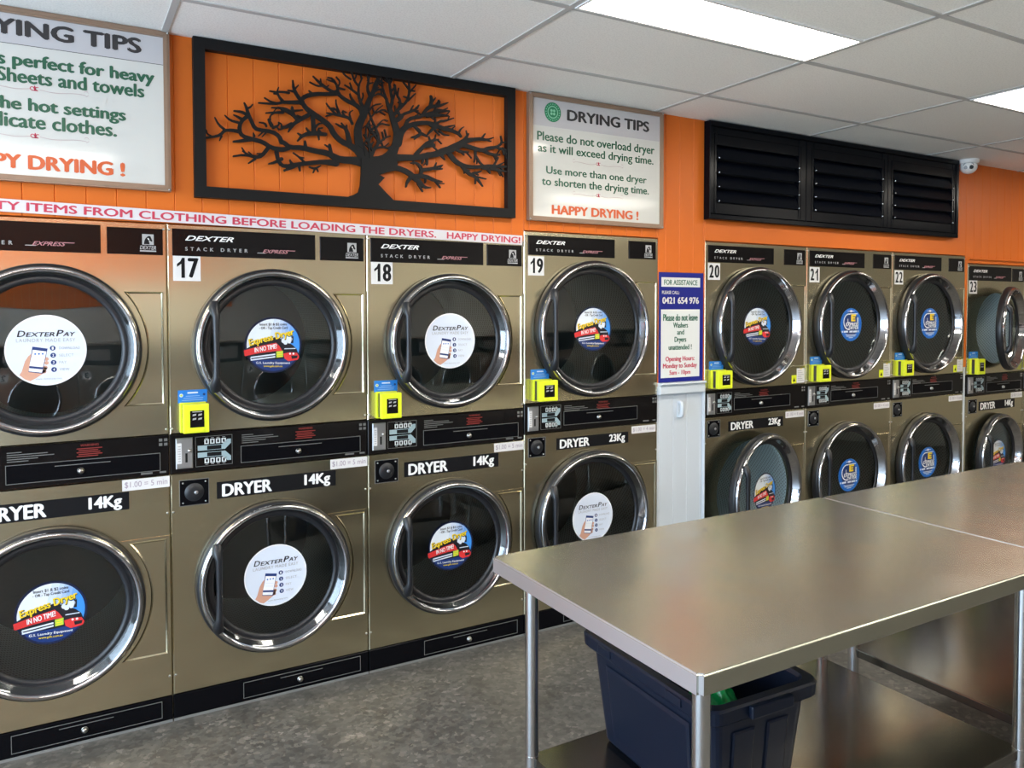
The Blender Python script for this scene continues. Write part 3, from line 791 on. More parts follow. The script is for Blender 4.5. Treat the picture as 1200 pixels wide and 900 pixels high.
def make_lock(s):
    b = MB(); x0, x1, z0, z1 = s['lock']; cx, cz = (x0 + x1) / 2, (z0 + z1) / 2
    b.frame(x0, x1, z0, z1, 0.002, -0.003, 0.0, M['outline'])
    b.box(x0 + 0.002, x1 - 0.002, -0.0025, 0.0, z0 + 0.002, z1 - 0.002, M['black_panel'], 0.001)
    b.lathe([(0.0005, -0.010), (0.010, -0.010), (0.018, -0.010), (0.030, -0.006), (0.036, -0.0025)], M['black_rubber'], cx=cx, cz=cz, n=28)
    b.lathe([(0.0005, -0.013), (0.006, -0.0125), (0.0075, -0.010)], M['coin_grey'], cx=cx + 0.006, cz=cz, n=14)
    for sx in (-1, 1):
        for sz in (-1, 1): b.lathe([(0.0005, -0.0045), (0.0028, -0.004), (0.0035, -0.0025)], M['screw'], cx=cx + sx * (x1 - x0) * 0.38, cz=cz + sz * (z1 - z0) * 0.38, n=10)
    return b
def make_name(s):
    b = MB(); x0, x1, z0, z1 = s['name']; w = x1 - x0; h = z1 - z0
    b.box(x0, x1, -0.0015, 0.0, z0, z1, M['black_print'])
    b.text('DRYER', x0 + 0.04 * w, z0 + 0.10 * h, x0 + 0.445 * w, z0 + 0.86 * h, -0.002, M['white_print'], bold=0.06)
    b.text(s['kg'], x0 + 0.72 * w, z0 + 0.02 * h, x0 + 0.95 * w, z0 + 0.90 * h, -0.002, M['white_print'], bold=0.05)
    return b
def make_kick(s):
    b = MB(); b.box(0.001, s['W'] - 0.001, 0.0, 0.03, 0.004, s['bt'] - 0.002, M['black_panel'], 0.002)
    b.box(0.001, s['W'] - 0.001, -0.004, 0.0, 0.001, 0.010, M['kick_edge'])
    return b
def make_reader(s):
    b = MB(); x0, x1, z0, z1 = s['reader']; g_ = 0.006
    b.rbox(x0 - g_, x1, -0.016, -0.0005, z0 - 0.002, z1 + 0.003, M['yellow'], 0.003)
    b.box(x0 + 0.002, x1 - 0.002, -0.036, -0.016, z0 + 0.004, z1 - 0.004, M['reader_dark'])
    b.rbox(x0, x1 + 0.004, -0.062, -0.036, z0, z1, M['yellow'], 0.004)
    cx = (x0 + x1) / 2
    b.rbox(cx - 0.03, cx + 0.03, -0.066, -0.060, z0 + 0.002, z0 + 0.016, M['yellow'], 0.002)
    return b
def make_screen(s):
    b = MB(); x0, x1, z0, z1 = s['reader']; w = x1 - x0; h = z1 - z0; a0, a1, c0, c1 = x0 + 0.27 * w, x0 + 0.84 * w, z0 + 0.20 * h, z0 + 0.78 * h
    b.box(a0, a1, -0.0628, -0.0615, c0, c1, M['black_gloss'])
    for i in (0, 1):
        for j in (0, 1):
            x = a0 + (0.16 + 0.40 * i) * (a1 - a0); z = c0 + (0.44 + 0.24 * j) * (c1 - c0)
            b.poly([(x, z), (x + 0.25 * (a1 - a0), z + 0.002), (x + 0.28 * (a1 - a0), z + 0.009), (x + 0.03 * (a1 - a0), z + 0.007)], -0.0632, None, M['grey_print'])
    b.poly([(a0 + 0.15 * (a1 - a0), c1 - 0.006), (a1 - 0.15 * (a1 - a0), c1 - 0.006), (a1 - 0.15 * (a1 - a0), c1 - 0.003), (a0 + 0.15 * (a1 - a0), c1 - 0.003)], -0.0632, None, M['grey_print'])
    return b
def make_info(s):
    b = MB(); x0, x1, z0, z1 = s['info']; w = x1 - x0; h = z1 - z0
    b.box(x0, x1, -0.004, -0.0005, z0, z1, M['blue_label'])
    b.disc(x0 + 0.11 * w, z0 + 0.60 * h, 0.007, -0.0045, M['label_white'], 14); b.disc(x0 + 0.11 * w, z0 + 0.60 * h, 0.004, -0.0048, M['st_green'], 12)
    b.disc(x1 - 0.11 * w, z0 + 0.62 * h, 0.005, -0.0045, M['st_deep'], 12)
    for z, a0, a1, t, m in ((0.72, 0.32, 0.68, 0.12, 'st_pale'), (0.50, 0.26, 0.74, 0.05, 'SKYM'), (0.34, 0.18, 0.86, 0.05, 'SKYM'), (0.18, 0.13, 0.84, 0.05, 'SKYM')):
        b.poly([(x0 + a0 * w, z0 + z * h), (x0 + a1 * w, z0 + z * h), (x0 + a1 * w, z0 + (z + t) * h), (x0 + a0 * w, z0 + (z + t) * h)], -0.0045, None, M[m] if m in M else SKY[4])
    return b
def make_warn(s):
    b = MB(); x0 = s['W'] - 0.125; z0 = s['pt'] + 0.012
    b.box(x0 + 0.045, x0 + 0.115, -0.0012, 0.0, z0, z0 + 0.10, M['label_white'])
    for k in range(6): b.poly([(x0 + 0.052, z0 + 0.012 + 0.012 * k), (x0 + 0.105 - 0.01 * (k % 3), z0 + 0.012 + 0.012 * k), (x0 + 0.105 - 0.01 * (k % 3), z0 + 0.016 + 0.012 * k), (x0 + 0.052, z0 + 0.016 + 0.012 * k)], -0.0016, None, M['grey_print'])
    b.poly([(x0 + 0.07, z0 + 0.084), (x0 + 0.092, z0 + 0.084), (x0 + 0.081, z0 + 0.098)], -0.0016, None, M['st_yellow'])
    return b
def make_caution(s):
    b = MB(); x0 = s['W'] - 0.125; z0 = s['pt'] + 0.010
    b.box(x0 + 0.0, x0 + 0.042, -0.0012, 0.0, z0, z0 + 0.05, M['yellow'])
    b.poly([(x0 + 0.010, z0 + 0.012), (x0 + 0.032, z0 + 0.012), (x0 + 0.021, z0 + 0.036)], -0.0016, None, M['black_print'])
    return b
def make_bolt():
    b = MB(); b.lathe([(0.0005, -0.005), (0.003, -0.0045), (0.0045, -0.002), (0.0045, 0.0)], M['screw'], n=12); return b

def dryer(kind, x, label, number=None, up='express', low='express', turn_up=0.0, turn_low=0.0, name=True, warn=False):
    s = SPEC[kind]
    t = thing('stack_dryer', label, 'dryer', (x, 0, 0), 'stainless stack dryers along the orange wall')
    K = lambda n: (n, kind)
    part('cabinet', t, K('cabinet'), lambda: make_cabinet(s))
    for cz in (s['zu'], s['zl']):
        key = ('drum', round(s['R'], 3))
        if key not in CACHE: CACHE[key] = make_drum(s['R'])
        link('drum', CACHE[key], t, (s['xc'], 0, cz))
    h = part('header_panel', t, K('header'), lambda: make_header(s))
    for k in range(3): part('lettering', h, K('header_letters%d' % k), lambda: make_header_letters(s, k))
    h = part('emblem_plate', t, K('badge'), lambda: make_badge(s)); part('horse_emblem', h, K('emblem'), lambda: make_emblem(s))
    if number: part('number_plate', t, ('number', kind, number), lambda: make_number(s, number))
    part('hinge_cover', t, K('cover1'), lambda: make_cover(s, 'hp1', s['zu'])); part('hinge_cover', t, K('cover2'), lambda: make_cover(s, 'hp2', s['zl']))
    door(t, s, s['zu'], turn_up, up, 'round glass door standing ajar' if turn_up else None)
    door(t, s, s['zl'], turn_low, low, 'round glass door standing ajar' if turn_low else None)
    p = part('control_panel', t, K('strip'), lambda: make_strip(s))
    part('coin_slot', p, K('coin'), lambda: make_coin(s)); part('program_selector', p, K('sel'), lambda: make_selector(s))
    part('lint_drawer', p, K('lint'), lambda: make_lint(s))
    d = s['drawer']; part('knob', p, 'knob', make_knob, (d[0] + 0.465 * (d[1] - d[0]), 0.0, d[2] + 0.40 * (d[3] - d[2])))
    part('price_label', t, K('price'), lambda: make_price(s)); part('lock_plate', t, K('lock'), lambda: make_lock(s))
    if name: part('name_plate', t, K('name'), lambda: make_name(s))
    k = part('kick_panel', t, K('kick'), lambda: make_kick(s))
    kb = (d[0], d[1] - 0.006, 0.024, 0.090)
    part('access_flap', k, K('flap'), lambda: make_lint(s, kb)); part('knob', k, 'knob', make_knob, (d[0] + 0.46 * (d[1] - d[0]), 0.0, 0.051))
    r = part('card_reader', t, K('reader'), lambda: make_reader(s)); part('screen', r, K('screen'), lambda: make_screen(s))
    part('information_sticker', t, K('info'), lambda: make_info(s))
    if warn: part('warning_sticker', t, K('warn'), lambda: make_warn(s)); part('caution_sticker', t, K('caution'), lambda: make_caution(s))
    for z in (s['bt'] + 0.08, s['pb'] - 0.148, s['pt'] + 0.022, s['H'] - 0.022):
        for bx in (0.009, s['W'] - 0.009): part('bolt', t, 'bolt', make_bolt, (bx, 0, z))
    return t

dryer('small', -0.8, 'stainless stack dryer cut by the left picture edge, left of dryer 17', None, 'pay', 'express')
dryer('small', 0.0, 'stainless 14Kg stack dryer numbered 17', '17', 'express', 'pay')
dryer('small', 0.8, 'stainless 14Kg stack dryer numbered 18, between dryers 17 and 19', '18', 'pay', 'express')
dryer('large', 1.5995, 'stainless 23Kg stack dryer numbered 19, left of the white boarded post', '19', 'express', 'pay')
dryer('large', 2.7866, 'stainless 23Kg stack dryer numbered 20 with its lower door ajar', '20', 'express', 'express', 0.0, math.radians(10), True, True)
dryer('large', 2.7866 + 0.8472, 'stainless stack dryer numbered 21 with round blue stickers on both doors', '21', 'blue', 'blue', 0, 0, False, True)
dryer('large', 2.7866 + 0.8472 * 2, 'stainless stack dryer numbered 22 with round blue stickers, left of dryer 23', '22', 'blue', 'blue', 0, 0, False, True)
dryer('slim', X23 + 0.001, 'stainless 14Kg stack dryer numbered 23 with its upper door open', '23', None, 'express', math.radians(14), math.radians(3), True)
dryer('slim', X23 + W23 + 0.001, 'sliver of a stainless stack dryer at the right picture edge, beyond dryer 23', None, 'blue', 'express')

# traced branches: (x, z, half width) in metres on the wall
TREE = (
 ((0.804,2.162,0.0331),(0.809,2.221,0.0361),(0.811,2.262,0.0263),),
 ((0.788,2.248,0.0262),(0.735,2.251,0.0163),(0.683,2.248,0.0146),(0.653,2.257,0.0138),(0.624,2.271,0.0123),(0.573,2.274,0.0111),(0.517,2.283,0.0106),(0.467,2.278,0.0097),(0.447,2.293,0.009),(0.433,2.299,0.009),),
 ((0.433,2.296,0.0098),(0.424,2.32,0.0086),(0.397,2.335,0.0082),(0.349,2.336,0.0075),(0.328,2.34,0.0072),(0.314,2.368,0.0066),(0.302,2.397,0.0065),(0.296,2.42,0.005),(0.288,2.436,0.003),),
 ((0.297,2.415,0.0042),(0.311,2.422,0.0036),(0.32,2.434,0.0024),),
 ((0.299,2.39,0.0059),(0.279,2.4,0.005),(0.249,2.4,0.0032),),
 ((0.279,2.37,0.0053),(0.261,2.379,0.0038),(0.247,2.384,0.0022),),
 ((0.302,2.388,0.0071),(0.273,2.36,0.0065),(0.267,2.327,0.0074),(0.278,2.304,0.008),(0.319,2.296,0.0087),(0.36,2.289,0.009),(0.39,2.27,0.0085),(0.432,2.265,0.0104),(0.463,2.275,0.008),),
 ((0.267,2.321,0.0071),(0.238,2.323,0.0056),(0.212,2.32,0.0055),(0.195,2.298,0.0052),(0.164,2.288,0.0037),(0.129,2.28,0.0037),),
 ((0.212,2.322,0.0049),(0.19,2.339,0.0038),(0.176,2.365,0.0022),),
 ((0.264,2.356,0.0044),(0.233,2.361,0.0038),(0.214,2.378,0.0022),),
 ((0.164,2.291,0.0026),(0.147,2.298,0.0029),(0.143,2.315,0.0026),(0.13,2.321,0.0022),),
 ((0.2,2.295,0.0038),(0.193,2.278,0.0023),),
 ((0.319,2.296,0.0078),(0.272,2.284,0.0056),(0.245,2.279,0.0035),),
 ((0.325,2.309,0.0048),(0.322,2.321,0.0024),),
 ((0.378,2.266,0.0082),(0.354,2.233,0.0072),(0.33,2.225,0.006),(0.306,2.229,0.0045),(0.28,2.245,0.0027),),
 ((0.336,2.227,0.0054),(0.283,2.231,0.0041),(0.244,2.221,0.0032),),
 ((0.327,2.218,0.0051),(0.302,2.199,0.0027),),
 ((0.66,2.232,0.0146),(0.602,2.233,0.0097),(0.544,2.222,0.0089),(0.488,2.21,0.0087),(0.453,2.2,0.0076),(0.432,2.202,0.0076),(0.419,2.221,0.0083),(0.412,2.255,0.0089),),
 ((0.432,2.228,0.0074),(0.402,2.21,0.0049),(0.381,2.204,0.0027),),
 ((0.475,2.211,0.0068),(0.45,2.187,0.0037),(0.444,2.18,0.0025),),
 ((0.495,2.209,0.0063),(0.463,2.19,0.0049),(0.442,2.183,0.0031),),
 ((0.474,2.211,0.0063),(0.466,2.227,0.0028),),
 ((0.527,2.222,0.0049),(0.506,2.242,0.0035),(0.48,2.258,0.0024),),
 ((0.506,2.242,0.0032),(0.523,2.241,0.0025),),
 ((0.502,2.211,0.0063),(0.507,2.187,0.0032),),
 ((0.546,2.206,0.0028),(0.569,2.2,0.0046),(0.593,2.215,0.0025),),
 ((0.569,2.2,0.0039),(0.562,2.184,0.0025),),
 ((0.576,2.204,0.0032),(0.583,2.19,0.0022),),
 ((0.531,2.282,0.0092),(0.529,2.31,0.0039),),
 ((0.64,2.262,0.0087),(0.632,2.305,0.0058),),
 ((0.792,2.256,0.03),(0.758,2.293,0.0164),(0.72,2.314,0.0125),(0.683,2.325,0.0117),(0.65,2.354,0.0123),(0.634,2.387,0.0116),(0.596,2.41,0.0115),(0.56,2.43,0.0114),(0.532,2.449,0.0099),(0.518,2.469,0.0091),(0.476,2.463,0.0077),(0.435,2.459,0.0059),),
 ((0.436,2.457,0.0049),(0.404,2.447,0.0046),(0.344,2.444,0.0027),),
 ((0.416,2.451,0.0043),(0.392,2.454,0.0036),(0.367,2.467,0.0024),),
 ((0.441,2.463,0.0049),(0.425,2.479,0.004),(0.417,2.496,0.004),(0.388,2.497,0.0024),),
 ((0.465,2.5,0.0043),(0.441,2.501,0.0037),(0.417,2.498,0.0034),),
 ((0.417,2.5,0.0027),(0.423,2.516,0.0022),),
 ((0.422,2.488,0.0027),(0.404,2.489,0.0022),),
 ((0.522,2.469,0.0077),(0.499,2.492,0.007),(0.484,2.52,0.0059),(0.481,2.552,0.0028),),
 ((0.487,2.517,0.0042),(0.503,2.536,0.0024),),
 ((0.485,2.509,0.0042),(0.461,2.51,0.0024),),
 ((0.497,2.494,0.0042),(0.494,2.507,0.0024),),
 ((0.511,2.475,0.0084),(0.533,2.497,0.0092),(0.575,2.511,0.0085),(0.626,2.517,0.0079),(0.674,2.525,0.0073),),
 ((0.561,2.509,0.005),(0.547,2.52,0.0025),),
 ((0.67,2.535,0.0058),(0.648,2.528,0.0058),(0.62,2.542,0.0054),(0.592,2.559,0.005),(0.565,2.582,0.0025),),
 ((0.605,2.549,0.0039),(0.583,2.544,0.0032),(0.551,2.556,0.0025),),
 ((0.597,2.557,0.0036),(0.596,2.576,0.0022),),
 ((0.619,2.542,0.0036),(0.63,2.554,0.0022),),
 ((0.67,2.524,0.0065),(0.707,2.5,0.0084),(0.744,2.491,0.0092),(0.771,2.472,0.01),(0.782,2.445,0.0157),),
 ((0.666,2.527,0.0058),(0.67,2.553,0.0044),(0.648,2.585,0.0036),(0.627,2.586,0.0025),),
 ((0.67,2.549,0.0044),(0.7,2.546,0.0026),),
 ((0.67,2.553,0.0033),(0.681,2.576,0.0025),(0.663,2.594,0.0022),),
 ((0.807,2.236,0.0339),(0.773,2.291,0.0246),(0.756,2.347,0.0178),(0.756,2.391,0.0171),(0.774,2.433,0.0156),(0.794,2.475,0.0135),(0.809,2.521,0.0112),(0.829,2.557,0.009),(0.838,2.598,0.0068),(0.864,2.631,0.0038),),
 ((0.813,2.533,0.0075),(0.798,2.563,0.0052),(0.807,2.601,0.0041),(0.798,2.629,0.0026),),
 ((0.782,2.478,0.0082),(0.769,2.501,0.0056),(0.76,2.529,0.0052),(0.761,2.573,0.0037),(0.777,2.605,0.0026),),
 ((0.76,2.533,0.0044),(0.726,2.553,0.0033),(0.7,2.565,0.0026),),
 ((0.761,2.569,0.0037),(0.741,2.591,0.0033),(0.727,2.633,0.0026),),
 ((0.726,2.593,0.0033),(0.7,2.607,0.0026),(0.686,2.626,0.0022),),
 ((0.741,2.591,0.003),(0.753,2.615,0.0026),(0.745,2.635,0.0022),),
 ((0.775,2.604,0.003),(0.768,2.632,0.0022),),
 ((0.837,2.583,0.0053),(0.864,2.611,0.003),),
 ((0.825,2.552,0.0053),(0.856,2.571,0.0034),(0.875,2.567,0.0027),),
 ((0.802,2.6,0.0034),(0.814,2.62,0.0022),),
 ((0.748,2.49,0.0052),(0.726,2.517,0.0037),(0.722,2.531,0.0026),),
 ((0.767,2.497,0.0037),(0.782,2.528,0.003),(0.779,2.542,0.0022),),
 ((0.732,2.406,0.0052),(0.721,2.427,0.0052),(0.699,2.433,0.0051),(0.655,2.436,0.0044),(0.622,2.438,0.0025),),
 ((0.662,2.437,0.0044),(0.629,2.465,0.0029),(0.62,2.478,0.0022),),
 ((0.68,2.434,0.0044),(0.658,2.462,0.0033),(0.633,2.459,0.0025),),
 ((0.68,2.434,0.0044),(0.662,2.477,0.0029),(0.661,2.498,0.0022),),
 ((0.699,2.433,0.0037),(0.684,2.458,0.0026),(0.706,2.45,0.0022),),
 ((0.725,2.423,0.0037),(0.718,2.451,0.0029),(0.733,2.462,0.0022),),
 ((0.619,2.425,0.0029),(0.647,2.435,0.0033),),
 ((0.72,2.311,0.0125),(0.712,2.357,0.0096),(0.702,2.385,0.0066),(0.68,2.389,0.004),(0.66,2.398,0.0025),),
 ((0.702,2.381,0.0044),(0.684,2.403,0.0026),),
 ((0.707,2.364,0.0051),(0.706,2.396,0.0029),),
 ((0.562,2.421,0.0092),(0.564,2.379,0.0092),(0.567,2.347,0.01),),
 ((0.616,2.348,0.0065),(0.567,2.348,0.0096),(0.521,2.336,0.0081),(0.499,2.309,0.0035),),
 ((0.549,2.345,0.0057),(0.535,2.365,0.0028),),
 ((0.513,2.332,0.0046),(0.499,2.34,0.0025),),
 ((0.596,2.35,0.0057),(0.581,2.367,0.0039),(0.602,2.373,0.0029),),
 ((0.569,2.369,0.0057),(0.585,2.389,0.0036),(0.603,2.393,0.0025),),
 ((0.585,2.339,0.0043),(0.588,2.323,0.0025),),
 ((0.543,2.419,0.0092),(0.503,2.393,0.0074),(0.475,2.369,0.0063),(0.448,2.359,0.0048),(0.434,2.357,0.0048),),
 ((0.473,2.376,0.0056),(0.446,2.359,0.0046),(0.424,2.344,0.0031),(0.415,2.356,0.0022),),
 ((0.473,2.368,0.0049),(0.461,2.342,0.0028),),
 ((0.433,2.358,0.0037),(0.433,2.37,0.0025),(0.421,2.375,0.0022),),
 ((0.486,2.377,0.0052),(0.463,2.345,0.0028),),
 ((0.5,2.395,0.0074),(0.479,2.415,0.0066),(0.452,2.425,0.0052),(0.434,2.429,0.0045),),
 ((0.484,2.412,0.0045),(0.479,2.443,0.0028),),
 ((0.486,2.43,0.0038),(0.519,2.437,0.0025),),
 ((0.44,2.417,0.0049),(0.404,2.413,0.004),(0.372,2.407,0.0024),),
 ((0.477,2.415,0.0062),(0.459,2.431,0.0049),(0.434,2.435,0.0043),(0.395,2.431,0.0024),),
 ((0.474,2.424,0.0037),(0.476,2.446,0.0022),),
 ((0.388,2.38,0.0036),(0.388,2.398,0.003),(0.404,2.41,0.0027),),
 ((0.394,2.359,0.0067),(0.382,2.382,0.0042),),
 ((0.373,2.354,0.0039),(0.367,2.365,0.0033),(0.346,2.366,0.0024),),
 ((0.4,2.351,0.0055),(0.421,2.362,0.0034),(0.423,2.375,0.0022),),
 ((0.827,2.234,0.0453),(0.873,2.256,0.0305),(0.909,2.293,0.0223),(0.929,2.336,0.0178),(0.936,2.382,0.017),(0.926,2.421,0.0154),(0.913,2.453,0.0131),(0.902,2.489,0.0103),(0.891,2.51,0.0076),(0.885,2.538,0.005),(0.852,2.552,0.0034),(0.825,2.534,0.0023),),
 ((0.902,2.489,0.0077),(0.915,2.528,0.0058),(0.905,2.571,0.0046),(0.899,2.618,0.0034),(0.907,2.638,0.0023),),
 ((0.899,2.607,0.0034),(0.88,2.626,0.0023),),
 ((0.915,2.531,0.0042),(0.927,2.566,0.0035),(0.923,2.599,0.0027),),
 ((0.914,2.461,0.0077),(0.945,2.494,0.0062),(0.953,2.529,0.0046),(0.932,2.56,0.0031),(0.927,2.596,0.0027),),
 ((0.946,2.495,0.0054),(0.985,2.537,0.0051),(0.995,2.58,0.0043),(0.991,2.631,0.0027),),
 ((0.995,2.576,0.0043),(1.024,2.61,0.0027),),
 ((0.987,2.537,0.0043),(1.021,2.572,0.0027),),
 ((0.991,2.59,0.0039),(0.965,2.616,0.0027),),
 ((0.987,2.548,0.0035),(0.967,2.553,0.0023),),
 ((1.002,2.584,0.0031),(1.019,2.583,0.0024),),
 ((0.93,2.444,0.0085),(0.962,2.474,0.0058),(0.995,2.489,0.0051),(1.027,2.505,0.0047),(1.038,2.523,0.0032),),
 ((0.995,2.489,0.0039),(1.011,2.518,0.0027),),
 ((0.999,2.494,0.0035),(1.035,2.498,0.0024),),
 ((0.885,2.535,0.0038),(0.871,2.566,0.003),(0.864,2.617,0.0027),),
 ((0.905,2.563,0.0034),(0.923,2.588,0.0023),),
 ((0.942,2.524,0.0035),(0.962,2.519,0.0023),),
 ((0.922,2.451,0.0038),(0.934,2.437,0.0039),(0.958,2.455,0.0035),(0.966,2.475,0.0027),),
 ((0.937,2.344,0.0193),(0.95,2.391,0.0155),(0.974,2.419,0.0125),(0.998,2.431,0.011),(1.043,2.446,0.0095),(1.085,2.451,0.0092),(1.118,2.444,0.0104),(1.161,2.433,0.0097),(1.203,2.43,0.0074),),
 ((1.076,2.395,0.0027),(1.118,2.439,0.0087),(1.161,2.436,0.0078),(1.203,2.429,0.0068),(1.236,2.42,0.0062),(1.247,2.408,0.0048),),
 ((1.077,2.45,0.0046),(1.104,2.44,0.0073),),
 ((1.118,2.439,0.006),(1.136,2.465,0.0047),(1.168,2.47,0.0041),(1.209,2.487,0.0024),),
 ((1.118,2.448,0.0047),(1.118,2.478,0.0027),),
 ((1.153,2.436,0.0047),(1.182,2.446,0.0041),(1.214,2.455,0.0024),),
 ((1.232,2.419,0.0048),(1.247,2.444,0.0031),(1.261,2.453,0.0022),),
 ((1.139,2.421,0.0047),(1.16,2.406,0.0037),(1.185,2.406,0.0022),),
 ((1.118,2.421,0.004),(1.139,2.403,0.0027),),
 ((0.974,2.427,0.0086),(0.988,2.456,0.007),(1.027,2.47,0.0063),(1.052,2.474,0.0059),(1.068,2.502,0.0075),(1.094,2.525,0.0084),(1.136,2.532,0.0064),(1.176,2.551,0.0032),),
 ((1.093,2.522,0.0072),(1.1,2.552,0.0056),(1.095,2.573,0.0032),),
 ((1.102,2.545,0.004),(1.119,2.566,0.0028),),
 ((1.119,2.513,0.0064),(1.152,2.513,0.0057),(1.188,2.517,0.0028),),
 ((1.064,2.483,0.0063),(1.118,2.492,0.0064),(1.152,2.494,0.0048),(1.182,2.494,0.0028),),
 ((1.136,2.532,0.0052),(1.14,2.554,0.0028),),
 ((1.152,2.513,0.004),(1.178,2.528,0.0028),),
 ((1.015,2.466,0.0047),(1.035,2.483,0.0032),),
 ((1.077,2.516,0.0046),(1.098,2.532,0.006),(1.103,2.558,0.0047),(1.099,2.573,0.0027),),
 ((1.119,2.531,0.0043),(1.136,2.559,0.0027),),
 ((1.091,2.524,0.0066),(1.119,2.529,0.0067),(1.154,2.54,0.004),(1.181,2.553,0.0024),),
 ((1.077,2.491,0.0046),(1.119,2.504,0.0053),(1.161,2.511,0.004),(1.186,2.518,0.0024),),
 ((1.077,2.479,0.005),(1.133,2.49,0.0047),(1.174,2.493,0.0024),),
 ((1.015,2.429,0.0063),(1.051,2.402,0.0079),(1.027,2.383,0.0071),(1.004,2.378,0.0031),),
 ((1.051,2.4,0.0055),(1.078,2.39,0.0032),),
 ((1.035,2.389,0.0055),(1.018,2.372,0.0028),),
 ((0.866,2.248,0.0343),(0.913,2.275,0.0177),(0.953,2.284,0.0147),(1.026,2.289,0.013),(1.068,2.303,0.0127),(1.118,2.314,0.0129),(1.16,2.337,0.0138),(1.203,2.345,0.0139),),
 ((1.076,2.307,0.012),(1.139,2.316,0.0121),(1.182,2.343,0.0143),(1.232,2.364,0.0178),(1.268,2.39,0.0138),(1.313,2.402,0.008),(1.35,2.408,0.007),(1.38,2.406,0.0049),(1.416,2.421,0.0025),),
 ((1.354,2.41,0.0046),(1.372,2.434,0.0028),),
 ((1.265,2.394,0.009),(1.285,2.424,0.0035),),
 ((1.384,2.406,0.0035),(1.403,2.402,0.0022),),
 ((1.243,2.372,0.0117),(1.305,2.362,0.0097),(1.357,2.354,0.0095),(1.387,2.369,0.0074),(1.433,2.378,0.0061),(1.464,2.4,0.0043),(1.456,2.432,0.0029),),
 ((1.464,2.402,0.0036),(1.482,2.407,0.0022),),
 ((1.433,2.378,0.0054),(1.472,2.369,0.0043),(1.496,2.341,0.0033),),
 ((1.464,2.378,0.0036),(1.496,2.363,0.0029),),
 ((1.361,2.355,0.0085),(1.403,2.341,0.0064),(1.45,2.343,0.0029),),
 ((1.395,2.345,0.0046),(1.441,2.33,0.0025),),
 ((1.32,2.357,0.0077),(1.321,2.324,0.0052),(1.315,2.297,0.0024),),
 ((1.324,2.324,0.0052),(1.35,2.291,0.0039),(1.38,2.28,0.0039),),
 ((1.182,2.33,0.0129),(1.21,2.297,0.012),(1.246,2.278,0.0103),(1.29,2.272,0.0087),(1.35,2.278,0.0081),(1.402,2.289,0.0075),(1.456,2.287,0.0054),(1.496,2.294,0.004),),
 ((1.418,2.29,0.0046),(1.441,2.328,0.0029),),
 ((1.402,2.28,0.0053),(1.456,2.27,0.004),(1.496,2.268,0.0029),),
 ((1.357,2.272,0.0049),(1.41,2.272,0.0043),(1.456,2.267,0.0029),),
 ((1.433,2.288,0.0043),(1.471,2.309,0.0029),),
 ((1.25,2.275,0.009),(1.283,2.242,0.0073),(1.32,2.232,0.0066),(1.34,2.211,0.0049),(1.359,2.189,0.0025),),
 ((1.32,2.231,0.0045),(1.376,2.224,0.0025),),
 ((1.323,2.229,0.0046),(1.32,2.198,0.0024),),
 ((1.305,2.244,0.0049),(1.342,2.254,0.0042),(1.353,2.261,0.0022),),
 ((1.261,2.26,0.0048),(1.29,2.256,0.0028),),
 ((1.221,2.347,0.0062),(1.246,2.337,0.0058),(1.284,2.34,0.0031),),
 ((1.25,2.336,0.0041),(1.262,2.325,0.0024),),
 ((1.146,2.314,0.0074),(1.164,2.295,0.0027),),
 ((1.022,2.302,0.0102),(1.051,2.334,0.0087),(1.084,2.367,0.008),(1.133,2.382,0.0032),),
 ((1.064,2.342,0.0056),(1.114,2.351,0.004),),
 ((1.093,2.37,0.0044),(1.086,2.389,0.0024),),
 ((1.068,2.351,0.0056),(1.11,2.355,0.0064),),
 ((1.076,2.3,0.008),(1.077,2.264,0.0036),),
 ((1.059,2.289,0.0064),(1.052,2.267,0.0036),),
 ((0.85,2.225,0.0266),(0.897,2.235,0.0169),(0.937,2.236,0.0116),(0.985,2.222,0.0125),(1.013,2.201,0.0134),(1.044,2.18,0.0095),(1.063,2.161,0.0064),(1.094,2.162,0.0028),),
 ((1.034,2.176,0.0063),(1.054,2.142,0.0028),),
 ((1.001,2.204,0.0102),(0.981,2.18,0.0055),(0.975,2.157,0.0035),),
 ((1.013,2.205,0.0118),(1.067,2.212,0.0096),(1.117,2.195,0.0068),(1.149,2.193,0.0032),),
 ((1.117,2.193,0.0044),(1.141,2.166,0.0028),),
 ((1.042,2.208,0.0087),(1.052,2.239,0.0087),(1.03,2.267,0.0055),(1,2.264,0.0031),),
 ((1.014,2.262,0.0035),(1.01,2.278,0.0024),),
 ((1.059,2.239,0.0072),(1.101,2.247,0.0068),(1.147,2.266,0.0032),),
 ((1.113,2.252,0.0044),(1.122,2.276,0.0024),),
 ((1.113,2.248,0.0048),(1.151,2.251,0.0028),),
 ((1.071,2.206,0.0048),(1.067,2.183,0.0032),),
 ((0.811,2.243,0.0068),(0.818,2.292,0.0064),(0.851,2.339,0.0057),(0.845,2.379,0.0045),(0.829,2.41,0.0034),(0.813,2.445,0.003),(0.803,2.477,0.0022),),
 ((0.835,2.396,0.0038),(0.855,2.423,0.0034),(0.898,2.418,0.0023),),
 ((0.852,2.336,0.0046),(0.874,2.36,0.0034),(0.902,2.372,0.0023),),
 ((0.874,2.353,0.003),(0.865,2.385,0.0023),),
 ((0.884,2.368,0.0031),(0.876,2.397,0.0023),),
 ((0.831,2.311,0.0045),(0.866,2.322,0.0034),(0.905,2.315,0.0027),),
 ((0.89,2.319,0.0027),(0.913,2.331,0.0022),),
 ((0.811,2.28,0.0038),(0.8,2.341,0.003),(0.812,2.394,0.0026),(0.805,2.426,0.0022),),
 ((0.803,2.345,0.0026),(0.827,2.37,0.0023),),
 ((0.829,2.41,0.0026),(0.816,2.383,0.0022),),
